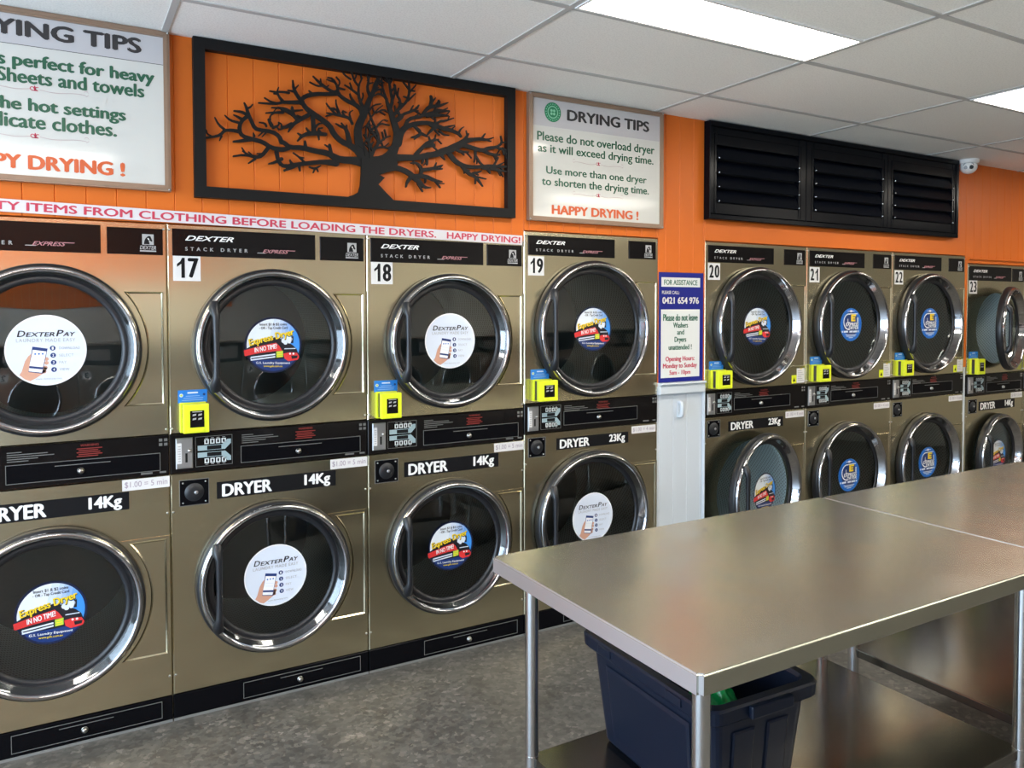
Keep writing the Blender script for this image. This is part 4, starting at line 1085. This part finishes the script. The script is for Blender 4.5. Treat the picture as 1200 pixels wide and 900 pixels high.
 ((0.84,2.466,0.0034),(0.871,2.485,0.003),(0.898,2.472,0.0023),),
 ((0.82,2.449,0.003),(0.845,2.482,0.0026),(0.867,2.499,0.0022),),
 ((0.845,2.379,0.003),(0.82,2.361,0.0023),),
 ((0.862,2.337,0.003),(0.87,2.319,0.0023),(0.894,2.34,0.0022),),
 ((0.805,2.469,0.0037),(0.828,2.498,0.003),(0.859,2.506,0.0023),),
 ((0.847,2.416,0.0027),(0.871,2.441,0.0023),(0.89,2.436,0.0022),),
 ((0.843,2.349,0.003),(0.82,2.383,0.0026),(0.805,2.411,0.0023),(0.812,2.441,0.0022),),
 ((0.796,2.337,0.003),(0.789,2.38,0.0026),(0.801,2.418,0.0022),),
 ((0.819,2.303,0.0034),(0.8,2.345,0.0026),(0.781,2.365,0.0022),),
 ((0.805,2.418,0.0023),(0.781,2.394,0.0022),),
 ((0.816,2.376,0.0026),(0.843,2.371,0.0022),),
 ((0.788,2.278,0.0026),(0.781,2.321,0.0022),(0.796,2.352,0.0022),),
)
TRUNK = ((0.769,2.261),(0.767,2.192),(0.763,2.144),(0.754,2.116),(0.734,2.104),(0.711,2.095),(0.692,2.078),(0.711,2.070),(0.730,2.081),(0.755,2.087),(0.758,2.078),(0.756,2.068),(0.781,2.067),(0.787,2.082),(0.802,2.088),(0.822,2.084),(0.851,2.091),(0.866,2.078),(0.868,2.067),(0.936,2.064),(0.912,2.096),(0.881,2.123),(0.857,2.146),(0.845,2.157),(0.857,2.169),(0.875,2.188),(0.863,2.193),(0.849,2.199),(0.859,2.211),(0.881,2.222),(0.921,2.226),(0.937,2.255),(0.913,2.282),(0.835,2.267))

# ------------------------------------------------------------------ wall art: a bare tree cut from black metal
def ribbon(mb, pts, y0, y1, m):
    """tapering branch along (x, z, half width) points, as a closed outline with thickness"""
    if len(pts) > 2:                          # smooth the traced bends
        q = [pts[0]]
        for i in range(1, len(pts) - 1):
            a, b_, c = pts[i - 1], pts[i], pts[i + 1]
            q.append(tuple(b_[k] * .75 + a[k] * .25 for k in range(3))); q.append(tuple(b_[k] * .75 + c[k] * .25 for k in range(3)))
        pts = q + [pts[-1]]
    L_, R_ = [], []
    for i, (x, z, w) in enumerate(pts):
        a = pts[max(i - 1, 0)]; b_ = pts[min(i + 1, len(pts) - 1)]
        dx, dz = b_[0] - a[0], b_[1] - a[1]; l = math.hypot(dx, dz) or 1
        nx, nz = -dz / l, dx / l
        L_.append((x + nx * w, z + nz * w)); R_.append((x - nx * w, z - nz * w))
    n = len(pts)
    vs = [(x, y, z) for y in (y0, y1) for x, z in L_ + R_]
    fs = []
    for i in range(n - 1):
        fs.append((i, i + 1, n + i + 1, n + i))                                # front
        fs.append((2 * n + i, 3 * n + i, 3 * n + i + 1, 2 * n + i + 1))        # back
        fs.append((i, 2 * n + i, 2 * n + i + 1, i + 1)); fs.append((n + i, n + i + 1, 3 * n + i + 1, 3 * n + i))
    fs += [(0, n, 3 * n, 2 * n), (n - 1, 3 * n - 1, 4 * n - 1, 2 * n - 1)]
    mb.add(vs, fs, m)
    for i in (0, n - 1):
        if 0.002 < pts[i][2] < 0.02: mb.disc(pts[i][0], pts[i][1], pts[i][2] * 0.98, y0 - 0.00001, m, 10, y1)
t = thing('wall_art', 'large black metal wall art of a bare tree in a rectangular frame', 'wall art', (0.815, -0.015, 2.05))
mb = MB(); mb.frame(0.098 - 0.815, 1.531 - 0.815, 0.0, 0.615, 0.043, -0.022, 0.012, M['black_paint']); mb.build('frame', t)
mb = MB()
for i, st in enumerate(TREE):
    ribbon(mb, [(x - 0.815, z - 2.05, w * 1.10 if w < 0.0075 else w * 0.97) for x, z, w in st], -0.012 - 0.00002 * i, -0.006, M['black_paint'])
mb.poly([(x - 0.815, z - 2.05) for x, z in TRUNK], -0.0172, -0.006, M['black_paint'])
rt = random.Random(11); k = len(TREE)
for st in TREE:                                # small side twigs on the thinner branches
    for i in range(1, len(st)):
        (xa, za, wa), (xb, zb, wb) = st[i - 1], st[i]
        L = math.hypot(xb - xa, zb - za)
        if wb > 0.0075 or L < 0.035 or rt.random() < 0.45: continue
        for j in range(2 if L > 0.045 else 1):
            u = rt.uniform(0.3, 0.95); a = math.atan2(zb - za, xb - xa) + rt.choice((-1, 1)) * rt.uniform(0.6, 1.1); l = rt.uniform(0.018, 0.036)
            p = (xa + (xb - xa) * u - 0.815, za + (zb - za) * u - 2.05); q = (p[0] + l * math.cos(a), p[1] + l * math.sin(a))
            if q[1] > 0.575 or abs(q[0]) > 0.68: continue
            k += 1; ribbon(mb, [(*p, min(wb, 0.0042)), (*q, 0.0022)], -0.012 - 0.00001 * k, -0.006, M['black_paint'])
mb.build('tree_cutout', t, fix=False)
mb = MB()
for x in (-0.69, 0.69):
    for z in (0.02, 0.59): mb.lathe([(0.006, -0.006), (0.006, 0.014)], M['black_paint'], cx=x, cz=z, n=10)
mb.build('wall_spacer', t)

# ------------------------------------------------------------------ framed drying-tips signs and the banner strip
def ornament(b, cx, cz, w, y):
    """thin flourish with a small fleur in the middle"""
    for sg in (-1, 1):
        pts = []
        for k in range(25):
            u = k / 24.0; pts.append((cx + sg * w * (0.08 + 0.80 * u), cz - 0.004 * math.sin(u * 5.5) - 0.004 * u, 0.0009))
        for k in range(10):
            a = -PI / 2 + k * 0.55; r = 0.011 * (1 - k * 0.06)
            pts.append((cx + sg * (w * 0.88 + r * math.cos(a)), cz + 0.006 + r * math.sin(a), 0.0010))
        L_ = [(p[0], p[1] + p[2]) for p in pts]; R_ = [(p[0], p[1] - p[2]) for p in pts]; n = len(pts)
        vs = [(x, y, z) for x, z in L_ + R_]
        b.add(vs, [(i, i + 1, n + i + 1, n + i) for i in range(n - 1)], M['sign_orn'])
    b.disc(cx, cz + 0.003, 0.0028, y, M['sign_red'], 10, rz=0.010)
    for sg in (-1, 1): b.ring(cx + sg * 0.008, cz + 0.002, 0.0045, 0.0070, y, M['sign_red'], 12, 0.0 if sg < 0 else PI * 0.3, PI * 1.5)
    b.poly([(cx - 0.010, cz - 0.006), (cx + 0.010, cz - 0.006), (cx + 0.010, cz - 0.003), (cx - 0.010, cz - 0.003)], y, None, M['sign_red'])
def bubbles(b, cx, cz, y, spec):
    for x, z, r in spec: b.ring(cx + x, cz + z, r - 0.0012, r, y, M['sign_bubble'], 20)
def sign_frame(t, x0, x1, z0, z1, w):
    b = MB()
    b.frame(x0, x1, z0, z1, w, -0.028, 0.0, M['bronze'])
    b.frame(x0 + w * 0.35, x1 - w * 0.35, z0 + w * 0.35, z1 - w * 0.35, w * 0.3, -0.031, -0.027, M['bronze'])
    for x in (x0 + 0.006, x1 - 0.006):
        for z in (z0 + 0.006, z1 - 0.006): b.lathe([(0.0005, -0.033), (0.004, -0.032), (0.005, -0.028)], M['screw'], cx=x, cz=z, n=12)
    b.build('frame', t)

t = thing('framed_sign', 'framed white drying tips sign with round green logo, right of the tree art', 'sign', (2.036, -0.002, 2.047))
ox, oz = 2.036, 2.047
sign_frame(t, 1.612 - ox, 2.455 - ox, 0.0, 2.664 - oz, 0.022)
y = -0.021
b = MB(); b.box(1.630 - ox, 2.438 - ox, -0.020, -0.004, 2.063 - oz, 2.508 - oz, M['sign_face']); b.box(1.630 - ox, 2.438 - ox, -0.020, -0.004, 2.510 - oz, 2.646 - oz, M['sign_band'])
b.box(1.630 - ox, 2.438 - ox, -0.0198, -0.004, 2.508 - oz, 2.510 - oz, M['sign_bubble']); b.build('sign_panel', t)
b = MB()
def bt(s, x0, z0, x1, z1, m, bold=0.02, **k):           # one line of print
    b = MB(); b.text(s, x0 - ox, z0 - oz, x1 - ox, z1 - oz, y, M[m], bold=bold, **k); b.build('lettering', t)
def flourish(cx, cz, w):
    b = MB(); ornament(b, cx - ox, cz - oz, w, y); b.build('ornament', t)
def bubble_print(cx, cz, spec):
    b = MB(); bubbles(b, cx - ox, cz - oz, y, spec); b.build('bubble_print', t)
bt('DRYING TIPS', 1.835, 2.551, 2.360, 2.607, 'sign_grey', 0.075)
bt('Please do not overload dryer', 1.660, 2.425, 2.397, 2.482, 'sign_green', 0.035)
bt('as it will exceed drying time.', 1.665, 2.370, 2.390, 2.424, 'sign_green', 0.035)
bt('Use more than one dryer', 1.712, 2.268, 2.344, 2.317, 'sign_green', 0.035)
bt('to shorten the drying time.', 1.687, 2.210, 2.360, 2.262, 'sign_green', 0.035)
bt('HAPPY DRYING !', 1.745, 2.083, 2.290, 2.130, 'sign_orange', 0.08)
flourish(2.029, 2.352, 0.17); flourish(2.029, 2.192, 0.17)
bubble_print(2.35, 2.10, [(0, 0, 0.022), (0.025, 0.012, 0.014), (0.01, 0.032, 0.010)]); bubble_print(1.69, 2.11, [(0, 0, 0.016), (0.02, 0.01, 0.01)]); bubble_print(1.70, 2.345, [(0, 0, 0.02), (0.022, 0.016, 0.012)])
b = MB(); cx, cz = 1.751 - ox, 2.582 - oz
b.disc(cx, cz, 0.048, y, M['logo_green'], 40); b.ring(cx, cz, 0.026, 0.031, y - .0004, M['logo_mint'], 32)
for k in range(20):
    a = 2 * PI * k / 20; b.disc(cx + 0.039 * math.cos(a), cz + 0.039 * math.sin(a), 0.0030, y - .0004, M['logo_mint'], 8)
for k in range(4):
    a = PI / 4 + PI / 2 * k; b.disc(cx + 0.011 * math.cos(a), cz + 0.011 * math.sin(a), 0.007, y - .0004, M['logo_mint'], 10)
b.disc(cx, cz, 0.005, y - .0008, M['logo_green'], 12); b.build('logo', t)

t = thing('framed_sign', 'larger framed drying tips sign cut by the left picture edge, left of the tree art', 'sign', (-0.44, -0.002, 2.064))
ox, oz = -0.44, 2.064
sign_frame(t, -0.895 - ox, 0.015 - ox, 0.0, 2.666 - oz, 0.022)
b = MB(); b.box(-0.876 - ox, -0.004 - ox, -0.020, -0.004, 2.082 - oz, 2.540 - oz, M['sign_face']); b.box(-0.876 - ox, -0.004 - ox, -0.020, -0.004, 2.542 - oz, 2.648 - oz, M['sign_band'])
b.box(-0.876 - ox, -0.004 - ox, -0.0198, -0.004, 2.540 - oz, 2.542 - oz, M['sign_grey']); b.build('sign_panel', t)
b = MB()
bt('DRYING TIPS', -0.680, 2.570, -0.080, 2.628, 'sign_grey', 0.085)
bt('is perfect for heavy', -0.549, 2.452, -0.037, 2.512, 'sign_green', 0.055)
bt('Sheets and towels', -0.538, 2.408, -0.073, 2.458, 'sign_green', 0.055)
bt('the hot settings', -0.555, 2.300, -0.136, 2.359, 'sign_green', 0.055)
bt('delicate clothes.', -0.600, 2.252, -0.167, 2.303, 'sign_green', 0.055)
bt('HAPPY DRYING !', -0.690, 2.108, -0.142, 2.160, 'sign_orange', 0.085)
flourish(-0.425, 2.392, 0.18); flourish(-0.426, 2.226, 0.18)
bubble_print(-0.10, 2.12, [(0, 0, 0.026), (0.03, 0.02, 0.016), (-0.02, 0.01, 0.018), (0.045, 0.035, 0.010)]); bubble_print(-0.22, 2.39, [(0, 0, 0.024), (0.03, -0.012, 0.014)]); bubble_print(-0.13, 2.31, [(0, 0, 0.018), (-0.01, -0.05, 0.016)])

t = thing('banner_strip', 'long white strip with red capitals above dryers 17 and 18', 'sign', (0.36, -0.0065, 1.966))
t.rotation_euler = (0, math.radians(0.86), 0)
b = MB(); b.box(-1.13, 1.226, -0.0012, 0.0, -0.022, 0.023, M['banner']); b.build('strip', t)
b = MB(); b.text('EMPTY ITEMS FROM CLOTHING BEFORE LOADING THE DRYERS.', -1.022, -0.0150, 0.770, 0.0155, -0.0018, M['banner_red'], bold=0.06); b.build('lettering', t)
b = MB(); b.text('HAPPY DRYING!', 0.822, -0.0150, 1.214, 0.0155, -0.0018, M['banner_red'], bold=0.06)
b.build('lettering', t)

t = thing('notice_board', 'tall blue assistance notice on the post between dryers 19 and 20', 'sign', (2.604, -0.002, 1.213))
ox, oz = 2.604, 1.213
b = MB(); b.box(2.448 - ox, 2.768 - ox, -0.006, 0.0, 0.0, 0.602, M['sign_blue'], 0.001)
b.box(2.462 - ox, 2.742 - ox, -0.0066, -0.005, 1.736 - oz, 1.787 - oz, M['assist_white']); b.box(2.460 - ox, 2.740 - ox, -0.0066, -0.005, 1.238 - oz, 1.612 - oz, M['assist_white']); b.build('board', t)
b = MB(); y = -0.0072
bt('FOR ASSISTANCE', 2.480, 1.746, 2.722, 1.775, 'assist_green', 0.035)
bt('PLEASE CALL:', 2.466, 1.696, 2.590, 1.714, 'label_white', 0.02)
bt('0421 654 976', 2.468, 1.643, 2.734, 1.680, 'label_white', 0.06)
for s, x0, z0, x1, z1 in (('Please do not leave', 2.474, 1.549, 2.726, 1.587), ('Washers', 2.546, 1.511, 2.654, 1.541), ('and', 2.574, 1.473, 2.626, 1.502), ('Dryers', 2.556, 1.424, 2.642, 1.462), ('unattended !', 2.514, 1.390, 2.682, 1.420)):
    bt(s, x0, z0, x1, z1, 'assist_green', 0.045)
for s, x0, z0, x1, z1 in (('Opening Hours:', 2.492, 1.320, 2.704, 1.355), ('Monday to Sunday', 2.474, 1.282, 2.722, 1.317), ('5am - 10pm', 2.520, 1.246, 2.674, 1.278)):
    bt(s, x0, z0, x1, z1, 'assist_red', 0.045)

# small white pull on the boarded post
t = thing('pull_handle', 'small white pull handle on the white boarded post', 'handle', (2.602, 0.004, 1.06))
b = MB(); b.rbox(-0.014, 0.014, -0.006, 0.0, -0.046, 0.046, M['white_board'], 0.002); b.build('backplate', t)
b = MB(); b.tube([(0, -0.006, 0.040), (0, -0.022, 0.034), (0, -0.026, 0.02), (0, -0.026, -0.02), (0, -0.022, -0.034), (0, -0.006, -0.040)], [0.009, 0.011, 0.012, 0.012, 0.011, 0.009], M['white_board'], 12); b.build('grip', t)

# ------------------------------------------------------------------ black louvred shutter
SX, SZ = 3.965, 2.116
t = thing('louvre_shutter', 'black louvred shutter of three panels under the ceiling above dryers 20 to 22', 'shutter', (SX, -0.002, SZ))
b = MB(); x0, x1 = 2.772 - SX, 5.150 - SX; top = 2.662 - SZ
for a in ((x0, x1, 0.0, 0.030), (x0, x1, top - 0.030, top), (x0, x0 + 0.028, 0.030, top - 0.030), (x1 - 0.028, x1, 0.030, top - 0.030)):
    b.box(a[0], a[1], -0.048, 0.0, a[2], a[3], M['shutter'], 0.004)
b.box(x0 + 0.02, x1 - 0.02, -0.006, 0.0, 0.02, top - 0.02, M['shutter_void'])
b.build('frame', t)
OPEN = ((2.832, 3.502), (3.636, 4.300), (4.416, 5.082)); edges = (2.800, 3.5685, 4.358, 5.122)
for k in range(3):
    a, c = edges[k] - SX + 0.002, edges[k + 1] - SX - 0.002; o0, o1 = OPEN[k][0] - SX, OPEN[k][1] - SX; z0, z1 = 2.212 - SZ, 2.532 - SZ
    p = MB()
    p.box(a, o0, -0.040, -0.008, 0.031, top - 0.031, M['shutter'], 0.003); p.box(o1, c, -0.040, -0.008, 0.031, top - 0.031, M['shutter'], 0.003)
    p.box(o0, o1, -0.038, -0.008, 0.031, z0, M['shutter'], 0.003); p.box(o0, o1, -0.038, -0.008, z1, top - 0.031, M['shutter'], 0.003)
    p.frame(o0 - 0.02, o1 + 0.02, z0 - 0.062, z1 + 0.062, 0.003, -0.0425, -0.037, M['shutter'])
    po = p.build('louvre_panel', t)
    n = 4; h = (z1 - z0) / n
    for j in range(n):
        zc = z0 + h * (j + 0.5)
        l = MB()
        P = [(-0.052, zc - h * 0.46), (-0.049, zc - h * 0.50), (-0.012, zc + h * 0.44), (-0.014, zc + h * 0.50), (-0.022, zc + h * 0.40)]
        vs = [(x, yy, zz) for x in (o0 + 0.004, o1 - 0.004) for yy, zz in P]; q = len(P)
        l.add(vs, [(i, (i + 1) % q, (i + 1) % q + q, i + q) for i in range(q)] + [tuple(range(q)), tuple(range(2 * q - 1, q - 1, -1))], M['shutter_blade'])
        for xx in (o0 + 0.008, o1 - 0.008): l.lathe([(0.0005, -0.056), (0.004, -0.055), (0.005, -0.048)], M['tube_steel'], cx=xx, cz=zc - h * 0.42, n=10)
        l.build('louvre_blade', po)

# ------------------------------------------------------------------ dome camera on the ceiling
t = thing('security_camera', 'white dome security camera on the ceiling right of the shutter', 'camera', (5.222, -0.072, CEIL))
b = MB(); b.lathe([(0.0005, -0.030), (0.055, -0.030), (0.066, -0.026), (0.068, -0.004), (0.066, 0.0)], M['cam_white'], axis='z', n=40); b.build('mounting_base', t)
b = MB(); R = 0.056
b.lathe([(R * math.sin(PI * k / 20) + 0.0003, -0.048 - R * 0.9 * math.cos(PI * (20 - k) / 20) * -1 * -1) for k in range(21)], M['cam_white'], axis='z', n=40); b.build('eyeball', t)
d = (Vector((-0.35, -3.27, 1.2)) - Vector((5.222, -0.072, 2.62))).normalized(); side = d.cross(Vector((0, 0, 1))).normalized()
for sg, m, r in ((-1, 'cam_dark', 0.014), (1, 'cam_grey', 0.012)):
    c = Vector((0, 0, -0.048)) + (d + side * 0.34 * sg).normalized() * (R * 0.95)
    b = MB(); b.tube([c, c + d * 0.004, c + d * 0.0055], [r, r, r * 0.8], M[m], 18); b.build('camera_lens' if sg < 0 else 'infrared_sensor', t)
c = Vector((0, 0, -0.048)); b = MB()
P = [c + (d + side * (0.62 * math.cos(a)) + Vector((0, 0, 0.30 + 0.35 * math.sin(a)))).normalized() * (R + 0.001) for a in [PI * k / 12 for k in range(13)]]
b.tube(P, 0.0028, M['cam_grey'], 8); b.build('sun_visor', t)

# ------------------------------------------------------------------ stainless work tables
def work_table(x0, x1, y0, y1, h, shelf_z, label):
    t = thing('work_table', label, 'table', ((x0 + x1) / 2, (y0 + y1) / 2, 0)); W = (x1 - x0) / 2; D = (y1 - y0) / 2
    b = MB(); bm = bmesh.new(); bmesh.ops.create_cube(bm, size=1)
    for q in bm.verts: q.co = Vector((q.co.x * 2 * W, q.co.y * 2 * D, h - 0.021 + q.co.z * 0.042))
    vert = [e for e in bm.edges if abs(e.verts[0].co.z - e.verts[1].co.z) > 0.01]
    bmesh.ops.bevel(bm, geom=vert, offset=0.010, segments=3, affect='EDGES')
    tope = [e for e in bm.edges if all(v.co.z > h - 0.001 for v in e.verts) and len(e.link_faces) == 2 and any(abs(f.normal.z) < .5 for f in e.link_faces)]
    bmesh.ops.bevel(bm, geom=tope, offset=0.004, segments=3, affect='EDGES')
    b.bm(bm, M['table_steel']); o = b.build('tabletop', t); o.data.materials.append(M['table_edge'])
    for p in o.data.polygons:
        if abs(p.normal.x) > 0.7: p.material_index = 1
    lx, ly = W - 0.085, D - 0.085
    for sx in (-1, 1):
        for sy in (-1, 1):
            b = MB(); b.lathe([(0.0195, 0.03), (0.0195, h - 0.045)], M['tube_steel'], cx=sx * lx, cy=sy * ly, axis='z', n=28)
            lg = b.build('leg', t)
            f = MB(); f.lathe([(0.0005, 0.0), (0.018, 0.0), (0.022, 0.006), (0.022, 0.03), (0.0195, 0.036)], M['foot_black'], cx=sx * lx, cy=sy * ly, axis='z', n=20); f.build('foot', lg)
            f = MB(); f.lathe([(0.0196, shelf_z - 0.034), (0.0204, shelf_z - 0.034), (0.0204, shelf_z + 0.002), (0.0196, shelf_z + 0.002)], M['tube_steel'], cx=sx * lx, cy=sy * ly, axis='z', n=24, smooth=False); f.build('shelf_clamp', lg)
            f = MB(); f.lathe([(0.0200, h - 0.056), (0.0245, h - 0.055), (0.0245, h - 0.043), (0.02, h - 0.042)], M['tube_steel'], cx=sx * lx, cy=sy * ly, axis='z', n=24, smooth=False); f.build('socket', lg)
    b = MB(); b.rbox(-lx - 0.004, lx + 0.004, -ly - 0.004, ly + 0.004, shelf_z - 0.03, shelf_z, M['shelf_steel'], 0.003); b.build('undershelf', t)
    return t
work_table(0.712, 2.130, -2.157, -1.305, 0.90, 0.335, 'stainless work table nearest the viewer with dark tub on its shelf')
work_table(2.134, 3.515, -2.155, -1.307, 0.90, 0.335, 'farther stainless work table butted to the right end of the nearest one')

# ------------------------------------------------------------------ the tub under the table
BX, BY, BZ = 1.150, -1.665, 0.3365
t = thing('storage_tub', 'dark navy plastic tub on the shelf under the nearest table', 'tub', (BX, BY, BZ), rz=math.radians(-2))
def rrect(hx, hy, r, z, n=6):
    P = []
    for cx, cy, a0 in ((hx - r, hy - r, 0), (-hx + r, hy - r, PI / 2), (-hx + r, -hy + r, PI), (hx - r, -hy + r, 1.5 * PI)):
        for k in range(n + 1): P.append((cx + r * math.cos(a0 + PI / 2 * k / n), cy + r * math.sin(a0 + PI / 2 * k / n), z))
    return P
HT = 0.325
rings = [rrect(0.128, 0.226, 0.03, 0.0), rrect(0.136, 0.234, 0.03, 0.012), rrect(0.163, 0.258, 0.035, HT - 0.055), rrect(0.166, 0.260, 0.035, HT - 0.045), rrect(0.183, 0.277, 0.04, HT - 0.042),
         rrect(0.188, 0.282, 0.04, HT - 0.036), rrect(0.190, 0.284, 0.04, HT - 0.006), rrect(0.186, 0.280, 0.04, HT), rrect(0.164, 0.258, 0.035, HT), rrect(0.160, 0.254, 0.035, HT - 0.01), rrect(0.130, 0.228, 0.03, 0.010)]
b = MB(); n = len(rings[0]); vs = [p for r in rings for p in r]
fs = [(k * n + i, k * n + (i + 1) % n, (k + 1) * n + (i + 1) % n, (k + 1) * n + i) for k in range(len(rings) - 1) for i in range(n)]
fs += [tuple(range(n - 1, -1, -1)), tuple((len(rings) - 1) * n + i for i in range(n))]
b.add(vs, fs, M['tub']); b.build('tub_body', t)
# raised panels and ribs on the walls
b = MB()
for sx in (-1, 1):
    for (a, c) in ((-0.17, 0.17),):
        vs = [(sx * (0.139 + 0.0020), a, 0.03), (sx * (0.139 + 0.0020), c, 0.03), (sx * 0.1640, c * 1.06, HT - 0.075), (sx * 0.1640, a * 1.06, HT - 0.075)]
        vi = [(sx * (0.139 + 0.0040), a + 0.012, 0.042), (sx * (0.139 + 0.0040), c - 0.012, 0.042), (sx * 0.1660, c * 1.06 - 0.012, HT - 0.088), (sx * 0.1660, a * 1.06 + 0.012, HT - 0.088)]
        b.add(vs + vi, [(4, 5, 6, 7)] + [(k, (k + 1) % 4, (k + 1) % 4 + 4, k + 4) for k in range(4)], M['tub'])
for sy in (-1, 1):
    for a, c in ((-0.09, -0.02), (0.02, 0.09)):
        vs = [(a, sy * 0.238, 0.03), (c, sy * 0.238, 0.03), (c * 1.05, sy * 0.2585, HT - 0.08), (a * 1.05, sy * 0.2585, HT - 0.08)]
        vi = [(a + 0.006, sy * 0.2400, 0.036), (c - 0.006, sy * 0.2400, 0.036), (c * 1.05 - 0.006, sy * 0.2605, HT - 0.086), (a * 1.05 + 0.006, sy * 0.2605, HT - 0.086)]
        b.add(vs + vi, [(4, 5, 6, 7)] + [(k, (k + 1) % 4, (k + 1) % 4 + 4, k + 4) for k in range(4)], M['tub'])
b.build('wall_panel', t)
for sy in (-1, 1):
    b = MB(); b.rbox(-0.07, 0.07, min(sy * 0.284, sy * 0.300), max(sy * 0.284, sy * 0.300), HT - 0.036, HT - 0.004, M['tub'], 0.005); b.build('handle', t)
for sx in (-1, 1):
    for yy in (-0.15, 0.15):
        b = MB(); b.rbox(min(sx * 0.186, sx * 0.193), max(sx * 0.186, sx * 0.193), yy - 0.03, yy + 0.03, HT - 0.030, HT - 0.008, M['tub'], 0.002); b.build('lid_catch', t)

# crumpled green bag inside the tub
b = MB(); bm = bmesh.new(); bmesh.ops.create_icosphere(bm, subdivisions=5, radius=1.0)
from mathutils import noise as mn
for q in bm.verts:
    p = q.co.copy(); k = 1 + 0.16 * mn.noise(p * 2.2) + 0.09 * (1 - abs(mn.noise(p * 4.5))) + 0.03 * mn.noise(p * 11)
    r = 0.80 if p.z < 0 else 0.92
    q.co = Vector((p.x * 0.060 * k * r, p.y * 0.085 * k * r, 0.145 + max(-0.1445, p.z * 0.150 * k)))
b.bm(bm, M['green_bag'], True)
o = b.build('plastic_bag', None, (1.115, -1.785, BZ + 0.0115))
tag(o, 'crumpled green plastic bag inside the dark tub', 'bag')

# ------------------------------------------------------------------ the washers across the room, seen mirrored in the dryer doors
WY = -4.45
def make_washer(part_):
    b = MB(); W = 1.005
    if part_ == 'cabinet':
        hole_panel(b, 0, W, 0.10, 1.02, 0.52, 0.58, 0.27, M['panel_grey'], 0.0, 0.006)
        b.box(0, W, 0.03, 0.72, 0.0, 0.10, M['panel_grey']); b.box(0, 0.003, 0.05, 0.72, 0.1, 1.34, M['panel_grey']); b.box(W - 0.003, W, 0.05, 0.72, 0.1, 1.34, M['panel_grey'])
        b.box(0.003, W - 0.003, 0.03, 0.72, 1.02, 1.34, M['panel_grey']); b.box(0.003, W - 0.003, 0.70, 0.72, 0.1, 1.02, M['panel_grey'])
    elif part_ == 'panel':
        b.box(0.02, W - 0.02, 0.0, 0.03, 1.03, 1.32, M['black_panel'], 0.003)
        b.box(0.08, 0.30, -0.004, 0.0, 1.08, 1.27, M['coin_grey'], 0.003); b.box(0.62, 0.92, -0.003, 0.0, 1.10, 1.26, M['coin_grey'], 0.003)
    elif part_ == 'door':
        b.lathe([(0.235, 0.0), (0.315, 0.0), (0.318, -0.03), (0.305, -0.055), (0.29, -0.055), (0.275, -0.03)], M['chrome'], cx=0.52, cz=0.58)
        b.lathe([(0.275, -0.03), (0.25, -0.02), (0.235, -0.025)], M['black_rubber'], cx=0.52, cz=0.58)
    elif part_ == 'glass': b.lathe([(0.0005, -0.01), (0.15, -0.012), (0.236, -0.022)], M['black_gloss'], cx=0.52, cz=0.58)
    return b
def make_washer_number(n):
    b = MB(); b.box(0.845, 0.955, -0.002, 0.0, 0.83, 0.94, M['label_white'])
    b.text(n, 0.875, 0.845, 0.925, 0.925, -0.0026, M['black_print'], bold=0.05); return b
for n in range(2, 10):
    lb = 'stainless washer numbered %d across the room, seen only mirrored in the dryer doors' % n
    t = thing('washing_machine', lb, 'washer', (0.93 + 1.02 * (n - 4) + 1.005, WY, 0), 'washers across the room', PI)
    part('cabinet', t, 'washer_cabinet', lambda: make_washer('cabinet')); part('control_panel', t, 'washer_panel', lambda: make_washer('panel'))
    dd = part('door', t, 'washer_door', lambda: make_washer('door')); part('door_glass', dd, 'washer_glass', lambda: make_washer('glass'))
    part('number_plate', t, ('washer_number', n), lambda: make_washer_number(str(n)))
